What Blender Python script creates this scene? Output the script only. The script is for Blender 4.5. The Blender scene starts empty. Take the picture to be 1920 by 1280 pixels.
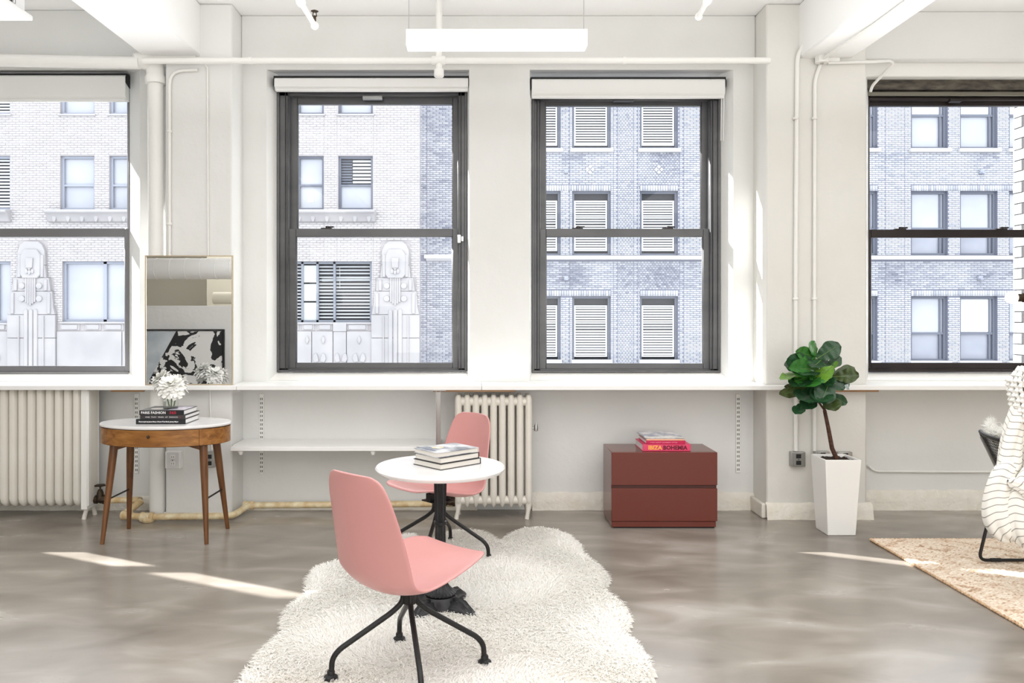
import bpy, bmesh, math, random
import numpy as np
from mathutils import Vector, Matrix, Euler

random.seed(7)
rng = np.random.default_rng(7)
PI = math.pi
C = bpy.context.scene.collection
SC = bpy.context.scene

# ------------------------------------------------------------------ camera, world, sun, room fill lights, exposure
F, CX, CY, EYE = 1500.0, 895.0, 590.0, 1.5        # focal length and vanishing point in photo pixels, eye height in metres
cam_data = bpy.data.cameras.new('camera')
cam_data.sensor_width = 36.0
cam_data.lens = F / 1920 * 36.0
cam_data.shift_x = (960 - CX) / 1920
cam_data.shift_y = -(640 - CY) / 1920
cam_data.clip_start, cam_data.clip_end = 0.05, 200
cam = bpy.data.objects.new('camera', cam_data)
cam.location = (0, 0, EYE)
cam.rotation_euler = (PI / 2, 0, 0)
C.objects.link(cam)
SC.camera = cam
SC.view_settings.view_transform = 'Standard'
SC.view_settings.look = 'None'
SC.view_settings.exposure = 0.0
SC.view_settings.gamma = 1.0
SC.view_settings.use_curve_mapping = False

world = bpy.data.worlds.new('overcast_sky')
SC.world = world
world.use_nodes = True
world.node_tree.nodes['Background'].inputs[0].default_value = (0.96, 0.98, 1.0, 1)
world.node_tree.nodes['Background'].inputs[1].default_value = 3.4

def light(name, kind, loc, rot, energy, color=(1, 1, 1), sx=1, sy=1):
    d = bpy.data.lights.new(name, kind)
    d.energy = energy; d.color = color
    if kind == 'AREA':
        d.shape = 'RECTANGLE'; d.size = sx; d.size_y = sy
    o = bpy.data.objects.new(name, d)
    o.location = loc; o.rotation_euler = rot
    C.objects.link(o)
    return o

SUN_DIR = Vector((0.899, -0.438, -0.58))
sun = light('sun', 'SUN', (-10, 12, 8), (0, 0, 0), 24.0, (1.0, 0.97, 0.93))
sun.rotation_euler = SUN_DIR.to_track_quat('-Z', 'Y').to_euler()
sun.data.angle = math.radians(0.5)
light('room_fill_front', 'AREA', (0.3, 2.2, 3.55), (0, 0, 0), 185, (1, 0.998, 0.995), 9, 3.2)  # added overhead fill that brightens the room, not a fixture
light('room_fill_rear', 'AREA', (0, -1.6, 3.55), (0, 0, 0), 230, (1, 0.998, 0.995), 10, 3.6)  # added overhead fill for the partition and the floor behind the camera
light('room_fill_far', 'AREA', (-4, -6.0, 3.5), (0, 0, 0), 90, (1, 0.98, 0.94), 6, 2)  # added fill for the area beyond the partition
light('room_fill_back', 'AREA', (1.5, -6.5, 1.9), (-PI / 2, 0, PI), 270, (1, 0.998, 0.995), 11, 2.6)  # added fill facing the window wall, no windows behind it
light('room_fill_up', 'AREA', (0.0, 4.4, 2.95), (PI, 0, 0), 56, (1, 0.998, 0.995), 10, 2.0)  # added upward fill that brightens the ceiling near the windows

# ------------------------------------------------------------------ helpers
def srgb(r, g, b):
    f = lambda c: (c / 255 / 12.92) if c / 255 <= 0.04045 else ((c / 255 + 0.055) / 1.055) ** 2.4
    return (f(r), f(g), f(b), 1.0)

def XP(px, Y): return (px - CX) / F * Y
def ZP(py, Y): return EYE - (py - CY) / F * Y
def PP(px, py, Y): return Vector((XP(px, Y), Y, ZP(py, Y)))
def FP(px, py):
    Y = F * EYE / (py - CY)
    return Vector((XP(px, Y), Y, 0.0))

class MB:
    """collects shapes into one mesh"""
    def __init__(self): self.bm = bmesh.new()
    def box(self, x0, x1, y0, y1, z0, z1):
        v = [self.bm.verts.new(p) for p in ((x0,y0,z0),(x1,y0,z0),(x1,y1,z0),(x0,y1,z0),(x0,y0,z1),(x1,y0,z1),(x1,y1,z1),(x0,y1,z1))]
        for f in ((0,3,2,1),(4,5,6,7),(0,1,5,4),(1,2,6,5),(2,3,7,6),(3,0,4,7)):
            self.bm.faces.new([v[i] for i in f])
        return self
    def hexa(self, pts):
        v = [self.bm.verts.new(p) for p in pts]
        for f in ((0,3,2,1),(4,5,6,7),(0,1,5,4),(1,2,6,5),(2,3,7,6),(3,0,4,7)):
            self.bm.faces.new([v[i] for i in f])
        return self
    def prism(self, poly, axis, a, b):
        """poly: 2-D points; axis 'x': (y,z), 'y': (x,z), 'z': (x,y); extruded from a to b along the axis"""
        def mk(p, t):
            return {'x': (t, p[0], p[1]), 'y': (p[0], t, p[1]), 'z': (p[0], p[1], t)}[axis]
        A = [self.bm.verts.new(mk(p, a)) for p in poly]
        B = [self.bm.verts.new(mk(p, b)) for p in poly]
        n = len(poly)
        self.bm.faces.new(A); self.bm.faces.new(B[::-1])
        for i in range(n):
            self.bm.faces.new((A[i], B[i], B[(i + 1) % n], A[(i + 1) % n]))
        return self
    def tube(self, pts, r, seg=10, caps=True, up=None):
        pts = [Vector(p) for p in pts]
        n = len(pts)
        rs = r if isinstance(r, (list, tuple)) else [r] * n
        rings = []
        prev = None
        for i, p in enumerate(pts):
            t = (pts[min(i + 1, n - 1)] - pts[max(i - 1, 0)]).normalized()
            if prev is None:
                a = Vector((0, 0, 1)) if abs(t.z) < 0.9 else Vector((1, 0, 0))
                u = t.cross(a).normalized()
            else:
                u = (prev - t * prev.dot(t)).normalized()
            prev = u
            w = t.cross(u)
            rings.append([self.bm.verts.new(p + (u * math.cos(k * 2 * PI / seg) + w * math.sin(k * 2 * PI / seg)) * rs[i]) for k in range(seg)])
        for i in range(n - 1):
            for k in range(seg):
                self.bm.faces.new((rings[i][k], rings[i][(k + 1) % seg], rings[i + 1][(k + 1) % seg], rings[i + 1][k]))
        if caps:
            self.bm.faces.new(rings[0][::-1]); self.bm.faces.new(rings[-1])
        return self
    def lathe(self, prof, c=(0, 0, 0), seg=24, axis='z', flute=0.0, nfl=0, sx=1.0, sy=1.0):
        """prof: (radius, height) pairs"""
        c = Vector(c)
        rings = []
        for r, h in prof:
            ring = []
            for k in range(seg):
                a = k * 2 * PI / seg
                rr = r * (1 + flute * math.cos(nfl * a)) if nfl else r
                x, y = rr * math.cos(a) * sx, rr * math.sin(a) * sy
                p = {'z': (x, y, h), 'x': (h, x, y), 'y': (y, h, x)}[axis]
                ring.append(self.bm.verts.new(c + Vector(p)))
            rings.append(ring)
        for i in range(len(prof) - 1):
            for k in range(seg):
                self.bm.faces.new((rings[i][k], rings[i][(k + 1) % seg], rings[i + 1][(k + 1) % seg], rings[i + 1][k]))
        self.bm.faces.new(rings[0][::-1]); self.bm.faces.new(rings[-1])
        return self
    def ball(self, c, r, seg=16, sx=1, sy=1, sz=1):
        m = Matrix.Translation(c) @ Matrix.Diagonal((r * sx, r * sy, r * sz, 1))
        bmesh.ops.create_uvsphere(self.bm, u_segments=seg, v_segments=max(6, seg // 2), radius=1, matrix=m)
        return self
    def grid(self, pts):
        """pts[i][j] -> quads"""
        V = [[self.bm.verts.new(p) for p in row] for row in pts]
        for i in range(len(V) - 1):
            for j in range(len(V[0]) - 1):
                self.bm.faces.new((V[i][j], V[i][j + 1], V[i + 1][j + 1], V[i + 1][j]))
        return self
    def build(self, name, mat, parent=None, smooth=True, bevel=0.0, world=True, kind=None, label=None, bseg=2, sharp=38, loc=None):
        bm = self.bm
        bmesh.ops.recalc_face_normals(bm, faces=bm.faces[:])
        if smooth:
            lim = math.radians(sharp)
            for f in bm.faces: f.smooth = True
            for e in bm.edges:
                if len(e.link_faces) == 2 and e.calc_face_angle(0) > lim: e.smooth = False
        me = bpy.data.meshes.new(name)
        if parent is not None and world:
            off = Vector((0, 0, 0)); q = parent
            while q is not None:
                off += q.location; q = q.parent
            bmesh.ops.translate(bm, verts=bm.verts[:], vec=-off)
        if loc is not None:
            bmesh.ops.translate(bm, verts=bm.verts[:], vec=-Vector(loc))
        bm.to_mesh(me); bm.free()
        if mat is not None: me.materials.append(mat)
        o = bpy.data.objects.new(name, me)
        C.objects.link(o)
        if loc is not None: o.location = loc
        if parent is not None: o.parent = parent
        if bevel:
            m = o.modifiers.new('bevel', 'BEVEL'); m.width = bevel; m.segments = bseg; m.limit_method = 'ANGLE'; m.angle_limit = math.radians(40)
        if kind: o['kind'] = kind
        if label: o['label'] = label
        return o

def thing(name, label, cat, loc=(0, 0, 0), rz=0, group=None):
    o = bpy.data.objects.new(name, None)
    o.empty_display_size = 0.1
    C.objects.link(o)
    o.location = loc; o.rotation_euler = (0, 0, rz)
    o['label'] = label; o['category'] = cat
    if group: o['group'] = group
    return o

def tag(o, label, cat, group=None):
    o['label'] = label; o['category'] = cat
    if group: o['group'] = group
    return o

def struct(o):
    o['kind'] = 'structure'
    return o

def raw_mesh(name, verts, faces_flat, nper, mat, parent=None, attr=None, smooth=False, kind=None):
    """fast mesh from numpy: all faces have nper corners"""
    me = bpy.data.meshes.new(name)
    nv = len(verts); nf = len(faces_flat) // nper
    me.vertices.add(nv); me.vertices.foreach_set('co', np.asarray(verts, dtype=np.float32).ravel())
    me.loops.add(nf * nper); me.loops.foreach_set('vertex_index', np.asarray(faces_flat, dtype=np.int32))
    me.polygons.add(nf)
    me.polygons.foreach_set('loop_start', np.arange(0, nf * nper, nper, dtype=np.int32))
    me.polygons.foreach_set('loop_total', np.full(nf, nper, dtype=np.int32))
    if smooth: me.polygons.foreach_set('use_smooth', np.ones(nf, dtype=bool))
    if attr is not None:
        a = me.attributes.new('tone', 'FLOAT', 'POINT')
        a.data.foreach_set('value', np.asarray(attr, dtype=np.float32))
    me.update(calc_edges=True)
    me.validate()
    if mat is not None: me.materials.append(mat)
    o = bpy.data.objects.new(name, me)
    C.objects.link(o)
    if parent is not None: o.parent = parent
    if kind: o['kind'] = kind
    return o

def link_copy(o, name, parent, loc=None, rot=None, scale=None):
    c = o.copy(); c.name = name
    C.objects.link(c); c.parent = parent
    if loc is not None: c.location = loc
    if rot is not None: c.rotation_euler = rot
    if scale is not None: c.scale = scale
    return c

def copy_tree(o, parent=None):
    kids = [c for c in SC.objects if c.parent is o]
    c = o.copy(); C.objects.link(c); c.parent = parent
    for k in kids: copy_tree(k, c)
    return c

def round_path(pts, r, n=5):
    """polyline with rounded corners"""
    pts = [Vector(p) for p in pts]
    out = [pts[0]]
    for i in range(1, len(pts) - 1):
        a, b, c = pts[i - 1], pts[i], pts[i + 1]
        d1, d2 = (a - b), (c - b)
        rr = min(r, d1.length * 0.49, d2.length * 0.49)
        p1, p2 = b + d1.normalized() * rr, b + d2.normalized() * rr
        for k in range(n + 1):
            t = k / n
            out.append(p1 * (1 - t) ** 2 + b * 2 * t * (1 - t) + p2 * t ** 2)
    out.append(pts[-1])
    return out

def catmull(pts, n):
    """n samples through control tuples (numpy)"""
    P = np.asarray(pts, dtype=float)
    m = len(P) - 1
    out = []
    for s in np.linspace(0, m, n):
        i = min(int(s), m - 1); t = s - i
        p0, p1, p2, p3 = P[max(i - 1, 0)], P[i], P[i + 1], P[min(i + 2, m)]
        out.append(0.5 * (2 * p1 + (p2 - p0) * t + (2 * p0 - 5 * p1 + 4 * p2 - p3) * t * t + (3 * p1 - p0 - 3 * p2 + p3) * t ** 3))
    return np.array(out)

# ------------------------------------------------------------------ materials
def mat(name, col, rough=0.5, metal=0.0, noise=None, bump=None, spec=None, coat=0.0, emit=None):
    """noise: (scale, second colour, contrast) ; bump: (scale, strength, distance)"""
    m = bpy.data.materials.new(name); m.use_nodes = True
    nt = m.node_tree; b = nt.nodes['Principled BSDF']
    b.inputs['Base Color'].default_value = col
    b.inputs['Roughness'].default_value = rough
    b.inputs['Metallic'].default_value = metal
    if spec is not None: b.inputs['Specular IOR Level'].default_value = spec
    if coat: b.inputs['Coat Weight'].default_value = coat; b.inputs['Coat Roughness'].default_value = 0.08
    if noise or bump:
        tc = nt.nodes.new('ShaderNodeTexCoord')
    if noise:
        sc, col2, con = noise
        n = nt.nodes.new('ShaderNodeTexNoise'); n.inputs['Detail'].default_value = 6
        mp = nt.nodes.new('ShaderNodeMapping')
        if isinstance(sc, tuple): mp.inputs['Scale'].default_value = sc
        else: mp.inputs['Scale'].default_value = (sc, sc, sc)
        n.inputs['Scale'].default_value = 1
        r = nt.nodes.new('ShaderNodeValToRGB')
        r.color_ramp.elements[0].position = 0.5 - 0.25 / con; r.color_ramp.elements[1].position = 0.5 + 0.25 / con
        r.color_ramp.elements[0].color = col; r.color_ramp.elements[1].color = col2
        nt.links.new(tc.outputs['Object'], mp.inputs[0]); nt.links.new(mp.outputs[0], n.inputs['Vector'])
        nt.links.new(n.outputs['Fac'], r.inputs[0]); nt.links.new(r.outputs[0], b.inputs['Base Color'])
    if bump:
        sc, st, di = bump
        n2 = nt.nodes.new('ShaderNodeTexNoise'); n2.inputs['Detail'].default_value = 5
        mp2 = nt.nodes.new('ShaderNodeMapping')
        mp2.inputs['Scale'].default_value = sc if isinstance(sc, tuple) else (sc, sc, sc)
        n2.inputs['Scale'].default_value = 1
        bp = nt.nodes.new('ShaderNodeBump'); bp.inputs['Strength'].default_value = st; bp.inputs['Distance'].default_value = di
        nt.links.new(tc.outputs['Object'], mp2.inputs[0]); nt.links.new(mp2.outputs[0], n2.inputs['Vector'])
        nt.links.new(n2.outputs['Fac'], bp.inputs['Height']); nt.links.new(bp.outputs[0], b.inputs['Normal'])
    if emit:
        b.inputs['Emission Color'].default_value = emit[0]; b.inputs['Emission Strength'].default_value = emit[1]
    return m

def tone_mat(name, lo, hi, rough=0.9, mid=None):
    """colour from the per-piece 'tone' attribute"""
    m = bpy.data.materials.new(name); m.use_nodes = True
    nt = m.node_tree; b = nt.nodes['Principled BSDF']
    b.inputs['Roughness'].default_value = rough
    b.inputs['Specular IOR Level'].default_value = 0.2
    a = nt.nodes.new('ShaderNodeAttribute'); a.attribute_name = 'tone'
    r = nt.nodes.new('ShaderNodeValToRGB')
    r.color_ramp.elements[0].color = lo; r.color_ramp.elements[1].color = hi
    if mid:
        e = r.color_ramp.elements.new(0.5); e.color = mid
    nt.links.new(a.outputs['Fac'], r.inputs[0]); nt.links.new(r.outputs[0], b.inputs['Base Color'])
    return m

def fibre_mat(name, lo, hi):
    m = tone_mat(name, lo, hi, 0.95)
    nt = m.node_tree; b = nt.nodes['Principled BSDF']; r = b.inputs['Base Color'].links[0].from_socket
    tr = nt.nodes.new('ShaderNodeBsdfTranslucent'); mx = nt.nodes.new('ShaderNodeMixShader'); mx.inputs[0].default_value = 0.3
    nt.links.new(r, tr.inputs[0]); nt.links.new(b.outputs[0], mx.inputs[1]); nt.links.new(tr.outputs[0], mx.inputs[2])
    nt.links.new(mx.outputs[0], nt.nodes['Material Output'].inputs['Surface'])
    return m

def glass_mat(name, tint=(0.97, 0.985, 1.0, 1), refl=0.05):
    m = bpy.data.materials.new(name); m.use_nodes = True
    nt = m.node_tree; nt.nodes.remove(nt.nodes['Principled BSDF'])
    out = nt.nodes['Material Output']
    t = nt.nodes.new('ShaderNodeBsdfTransparent'); t.inputs[0].default_value = tint
    g = nt.nodes.new('ShaderNodeBsdfGlossy'); g.inputs['Roughness'].default_value = 0.02
    fr = nt.nodes.new('ShaderNodeFresnel'); fr.inputs[0].default_value = 1.45
    mx = nt.nodes.new('ShaderNodeMixShader')
    ge = nt.nodes.new('ShaderNodeNewGeometry')
    sb = nt.nodes.new('ShaderNodeMath'); sb.operation = 'SUBTRACT'; sb.inputs[0].default_value = 1.0
    mu = nt.nodes.new('ShaderNodeMath'); mu.operation = 'MULTIPLY'
    nt.links.new(ge.outputs['Backfacing'], sb.inputs[1]); nt.links.new(fr.outputs[0], mu.inputs[0]); nt.links.new(sb.outputs[0], mu.inputs[1])
    nt.links.new(mu.outputs[0], mx.inputs[0]); nt.links.new(t.outputs[0], mx.inputs[1]); nt.links.new(g.outputs[0], mx.inputs[2])
    nt.links.new(mx.outputs[0], out.inputs['Surface'])
    return m

M = {}
def ext(r, g, b, k=0.58):
    c = srgb(r, g, b); return (c[0] * k, c[1] * k, c[2] * k, 1.0)
M['wall'] = mat('painted_plaster', srgb(232, 232, 230), 0.55, noise=((1.3, 1.3, 1.3), srgb(226, 226, 223), 1.5), bump=(9, 0.25, 0.02))
M['wall_rough'] = mat('old_painted_plaster', srgb(234, 231, 225), 0.5, noise=((1.6, 1.6, 2.2), srgb(226, 222, 214), 1.5), bump=(14, 0.5, 0.03))
M['ceiling'] = mat('ceiling_paint', srgb(248, 248, 247), 0.7, bump=(5, 0.1, 0.01))
M['white_gloss'] = mat('white_gloss_paint', srgb(245, 244, 240), 0.3, bump=(20, 0.15, 0.01))
M['shelf'] = mat('white_shelf_board', srgb(246, 245, 243), 0.35)
M['pipe'] = mat('painted_pipe', srgb(240, 239, 235), 0.4, bump=(30, 0.3, 0.01))
M['pipe_cream'] = mat('yellowed_pipe_paint', srgb(236, 224, 190), 0.5, noise=(14, srgb(205, 176, 128), 1.6), bump=(40, 0.5, 0.01))
M['radiator'] = mat('radiator_enamel', srgb(232, 228, 219), 0.38, noise=(3, srgb(224, 219, 208), 1), bump=(25, 0.2, 0.01))
M['bronze'] = mat('aged_bronze', srgb(70, 58, 46), 0.5, 0.7, bump=(60, 0.3, 0.01))
M['frame'] = mat('grey_window_metal', srgb(98, 98, 99), 0.32, 0.35, noise=((2, 2, 5), srgb(78, 78, 80), 1.2))
M['frame_dark'] = mat('dark_window_metal', srgb(56, 48, 47), 0.35, 0.3, noise=((3, 3, 3), srgb(36, 31, 31), 1.2))
M['frame_rust'] = mat('peeling_dark_frame', srgb(52, 46, 44), 0.6, 0.2, noise=((9, 9, 30), srgb(104, 98, 86), 1.4), bump=(40, 0.4, 0.01))
M['glass'] = glass_mat('window_glass')
M['vase_glass'] = glass_mat('clear_glass', (0.985, 0.992, 0.988, 1))
M['blind'] = mat('blind_fabric', srgb(238, 238, 236), 0.7, bump=((60, 60, 60), 0.1, 0.005))
M['black'] = mat('black_rubber', srgb(22, 22, 23), 0.6)
M['black_metal'] = mat('black_powder_coat', srgb(34, 33, 33), 0.42, 0.3, bump=(120, 0.1, 0.002))
M['cast_iron'] = mat('black_cast_iron', srgb(48, 48, 50), 0.34, 0.5, bump=(50, 0.3, 0.004))
M['chrome'] = mat('galvanised_steel', srgb(176, 176, 174), 0.3, 0.9)
M['slot'] = mat('dark_slot', srgb(60, 62, 64), 0.8)
M['pink'] = mat('pink_plastic', srgb(212, 152, 149), 0.36, bump=(150, 0.06, 0.001))
M['marble'] = mat('white_marble', srgb(244, 242, 240), 0.18, noise=((3, 6, 3), srgb(230, 229, 230), 2.0))
M['terracotta'] = mat('terracotta_lacquer', srgb(104, 46, 34), 0.2, coat=0.1, spec=0.35)
M['terracotta_dark'] = mat('terracotta_recess', srgb(74, 34, 26), 0.5)
M['planter'] = mat('white_planter', srgb(243, 242, 239), 0.35)
M['soil'] = mat('dark_bark_soil', srgb(62, 46, 32), 0.9, noise=(60, srgb(30, 24, 18), 1.5), bump=(70, 0.9, 0.02))
M['trunk'] = mat('brown_bark', srgb(92, 58, 42), 0.7, noise=((20, 20, 60), srgb(60, 38, 28), 1.4), bump=((60, 60, 25), 0.6, 0.01))
M['petal'] = mat('white_petal', srgb(250, 249, 244), 0.6)
M['petal'].node_tree.nodes['Principled BSDF'].inputs['Subsurface Weight'].default_value = 0.0
M['petal_core'] = mat('pale_green_petal', srgb(236, 240, 200), 0.6)
M['stem_green'] = mat('green_stem', srgb(92, 112, 62), 0.5)
M['water'] = glass_mat('water', (0.965, 0.98, 0.965, 1))
M['paper'] = mat('page_edges', srgb(238, 234, 226), 0.8, noise=((2, 2, 220), srgb(214, 208, 198), 1.2))
M['paper_white'] = mat('white_pages', srgb(246, 245, 244), 0.8, noise=((2, 2, 260), srgb(226, 224, 222), 1.2))
M['cover_black'] = mat('black_book_cover', srgb(34, 34, 37), 0.35)
M['cover_dark'] = mat('charcoal_book_cover', srgb(58, 54, 56), 0.4)
M['cover_grey'] = mat('grey_book_cover', srgb(224, 224, 226), 0.35, noise=((9, 7, 9), srgb(120, 124, 134), 2.6))
M['cover_pink'] = mat('hot_pink_book_cover', srgb(226, 70, 110), 0.4)
M['cover_magenta'] = mat('magenta_book_cover', srgb(196, 10, 74), 0.4)
M['cover_tan'] = mat('magazine_cover', srgb(235, 232, 232), 0.35, noise=((12, 8, 12), srgb(150, 156, 176), 2.2))
M['cover_peach'] = mat('peach_spine', srgb(240, 180, 150), 0.5)
M['ink_white'] = mat('white_print', srgb(240, 240, 240), 0.5)
M['ink_red'] = mat('red_print', srgb(180, 30, 60), 0.5)
M['ink_orange'] = mat('orange_print', srgb(255, 184, 84), 0.5)
M['ink_maroon'] = mat('maroon_print', srgb(112, 4, 38), 0.5)
M['ink_pink'] = mat('pink_print', srgb(240, 150, 180), 0.5)
M['gold'] = mat('champagne_metal', srgb(206, 190, 166), 0.3, 0.9)
M['mirror'] = mat('mirror_glass', (0.93, 0.93, 0.93, 1), 0.0, 1.0)
M['diffuser'] = mat('lamp_diffuser', srgb(255, 255, 255), 0.5, emit=((1, 0.99, 0.97, 1), 1.6))
M['lamp_body'] = mat('white_lamp_housing', srgb(224, 224, 224), 0.5)
M['wire'] = mat('steel_wire', srgb(170, 170, 170), 0.4, 0.6)
M['brick_mortar'] = mat('grey_mortar', ext(140, 144, 162), 0.95)
M['stone_white'] = mat('pale_limestone', ext(228, 225, 226, 0.47), 0.9, noise=(1.2, ext(212, 209, 212, 0.47), 1.4), bump=(6, 0.3, 0.02))
M['mortar_white'] = mat('pale_mortar', ext(208, 203, 205, 0.51), 0.95)
M['sill_stone'] = mat('white_stone_sill', ext(236, 236, 238), 0.8)
M['far_frame'] = mat('blue_grey_window_frame', ext(120, 126, 142), 0.6)
M['far_frame_light'] = mat('pale_grey_window_frame', ext(180, 186, 202), 0.6)
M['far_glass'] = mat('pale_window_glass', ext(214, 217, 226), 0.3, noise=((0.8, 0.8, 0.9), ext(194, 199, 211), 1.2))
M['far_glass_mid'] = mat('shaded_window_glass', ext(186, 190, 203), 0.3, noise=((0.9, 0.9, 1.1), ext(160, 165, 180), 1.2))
M['far_shade'] = mat('white_window_shade', ext(236, 238, 240), 0.8)
M['far_dark'] = mat('dark_window_interior', ext(58, 61, 70), 0.6)
M['louvre'] = mat('white_louvre_paint', ext(236, 238, 240), 0.6)
M['far_dark_slat'] = mat('grey_blind_slat', ext(214, 218, 222), 0.6)
M['brick_grey'] = tone_mat('blue_grey_brick', ext(146, 150, 166), ext(232, 233, 238), 0.9, mid=ext(206, 209, 218))
M['brick_white'] = tone_mat('cream_white_brick', ext(222, 217, 219, 0.51), ext(238, 235, 236, 0.51), 0.9)
M['brick_wing'] = mat('white_painted_brick', ext(240, 240, 240, 0.40), 0.9, bump=(20, 0.3, 0.01))
M['asphalt'] = mat('street_asphalt', ext(120, 122, 128), 0.95)

def concrete():
    m = bpy.data.materials.new('polished_concrete'); m.use_nodes = True
    nt = m.node_tree; b = nt.nodes['Principled BSDF']; L = nt.links
    tc = nt.nodes.new('ShaderNodeTexCoord')
    def noise(scale, detail, rot=0.0, dist=0.0):
        mp = nt.nodes.new('ShaderNodeMapping'); mp.inputs['Scale'].default_value = scale; mp.inputs['Rotation'].default_value = (0, 0, rot)
        n = nt.nodes.new('ShaderNodeTexNoise'); n.inputs['Scale'].default_value = 1; n.inputs['Detail'].default_value = detail; n.inputs['Roughness'].default_value = 0.42; n.inputs['Distortion'].default_value = dist
        L.new(tc.outputs['Object'], mp.inputs[0]); L.new(mp.outputs[0], n.inputs['Vector'])
        return n.outputs['Fac']
    a, c = noise((0.7, 1.0, 1), 3, 0.35, 0.4), noise((2.2, 4.6, 1), 6, 0.5, 0.5)
    mx = nt.nodes.new('ShaderNodeMath'); mx.operation = 'MULTIPLY_ADD'; mx.inputs[1].default_value = 0.55
    sc = nt.nodes.new('ShaderNodeMath'); sc.operation = 'MULTIPLY'; sc.inputs[1].default_value = 0.45
    L.new(c, sc.inputs[0]); L.new(a, mx.inputs[0]); L.new(sc.outputs[0], mx.inputs[2])
    r = nt.nodes.new('ShaderNodeValToRGB')
    r.color_ramp.elements[0].position = 0.30; r.color_ramp.elements[1].position = 0.72
    r.color_ramp.elements[0].color = srgb(114, 106, 97); r.color_ramp.elements[1].color = srgb(192, 186, 178)
    e = r.color_ramp.elements.new(0.5); e.color = srgb(148, 140, 130)
    L.new(mx.outputs[0], r.inputs[0]); L.new(r.outputs[0], b.inputs['Base Color'])
    rr = nt.nodes.new('ShaderNodeMapRange'); rr.inputs[3].default_value = 0.14; rr.inputs[4].default_value = 0.34
    L.new(c, rr.inputs[0]); L.new(rr.outputs[0], b.inputs['Roughness'])
    b.inputs['Specular IOR Level'].default_value = 0.6
    return m
M['concrete'] = concrete()

def wood(name, c1, c2, c3, vec=(1.2, 14, 14)):
    m = bpy.data.materials.new(name); m.use_nodes = True
    nt = m.node_tree; b = nt.nodes['Principled BSDF']; L = nt.links
    tc = nt.nodes.new('ShaderNodeTexCoord'); mp = nt.nodes.new('ShaderNodeMapping'); mp.inputs['Scale'].default_value = vec
    n = nt.nodes.new('ShaderNodeTexNoise'); n.inputs['Scale'].default_value = 2.2; n.inputs['Detail'].default_value = 8; n.inputs['Distortion'].default_value = 0.7
    r = nt.nodes.new('ShaderNodeValToRGB'); r.color_ramp.elements[0].position = 0.3; r.color_ramp.elements[1].position = 0.72
    r.color_ramp.elements[0].color = c1; r.color_ramp.elements[1].color = c3
    e = r.color_ramp.elements.new(0.5); e.color = c2
    L.new(tc.outputs['Object'], mp.inputs[0]); L.new(mp.outputs[0], n.inputs['Vector']); L.new(n.outputs['Fac'], r.inputs[0]); L.new(r.outputs[0], b.inputs['Base Color'])
    b.inputs['Roughness'].default_value = 0.38
    return m
M['walnut'] = wood('warm_walnut', srgb(116, 72, 30), srgb(146, 96, 44), srgb(172, 120, 62))
M['walnut_leg'] = wood('walnut_leg', srgb(88, 54, 27), srgb(108, 68, 36), srgb(124, 82, 46), (14, 14, 1.5))
M['raw_wood'] = wood('raw_wood_strip', srgb(140, 102, 66), srgb(168, 128, 88), srgb(190, 150, 110))
M['ladder_wood'] = M['raw_wood']
# ------------------------------------------------------------------ the room shell
YW, YP, YF, YE = 6.17, 5.89, 6.29, 6.81        # wall face, pillar face, window frames, outer face
CEIL = 3.79
SOFF, SILLB = 3.39, 0.955

fl = MB(); fl.box(-9, 9, -8, YE, -0.2, 0.0); struct(fl.build('floor', M['concrete'], smooth=False))
ce = MB(); ce.box(-9, 9, -8, YE, CEIL, CEIL + 0.2); struct(ce.build('ceiling', M['ceiling'], smooth=False))

# openings: (left, right) at the wall face and at the window frame
OPEN = [(-6.47, -4.77, -6.35, -4.91), (-4.36, -2.603, -4.25, -2.734), (-1.625, -0.062, -1.572, -0.080), (0.403, 1.974, 0.428, 1.908), (3.0, 4.97, 3.074, 4.90)]
wb = MB()
wb.box(-9, 9, YW, YE, 0, SILLB)
wb.box(-9, 9, YW, YE, SOFF, CEIL)
edges = [(-9, -9)] + [(o[1], o[3]) for o in OPEN]
edges_r = [(o[0], o[2]) for o in OPEN] + [(9, 9)]
for (a, af), (b, bf) in zip(edges, edges_r):
    wb.prism([(a, YW), (b, YW), (bf, YF), (bf, YE), (af, YE), (af, YF)], 'z', SILLB, SOFF)
struct(wb.build('wall_back', M['wall'], smooth=False))
for i, o in enumerate(OPEN):                       # sloping plaster sills
    s = MB(); s.prism([(YW - 0.004, SILLB - 0.01), (YE + 0.05, SILLB - 0.01), (YE + 0.05, 1.02), (YF + 0.02, 1.046), (YF, 1.046), (YW + 0.03, 0.996), (YW - 0.004, 0.99)], 'x', o[0], o[1])
    struct(s.build('window_sill', M['white_gloss'], smooth=False))
w = MB(); w.box(-9.2, -9, -8, YE, 0, CEIL); struct(w.build('wall_left', M['wall'], smooth=False))
w = MB(); w.box(9, 9.2, -8, YE, 0, CEIL); struct(w.build('wall_right', M['wall'], smooth=False))
w = MB(); w.box(-9, 9, -8.2, -8, 0, CEIL); struct(w.build('wall_front', mat('beige_rear_wall', srgb(214, 210, 196), 0.7), smooth=False))
w = MB(); w.box(-9, -1.6, -3.12, -3.0, 0, 1.667); struct(w.build('partition_wall', M['wall'], smooth=False, bevel=0.004))
w = MB(); w.box(-6.19, -4.9, -8, -6.6, 0, CEIL); struct(w.build('pillar', mat('cream_pillar', srgb(228, 224, 208), 0.7), smooth=False))

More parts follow.
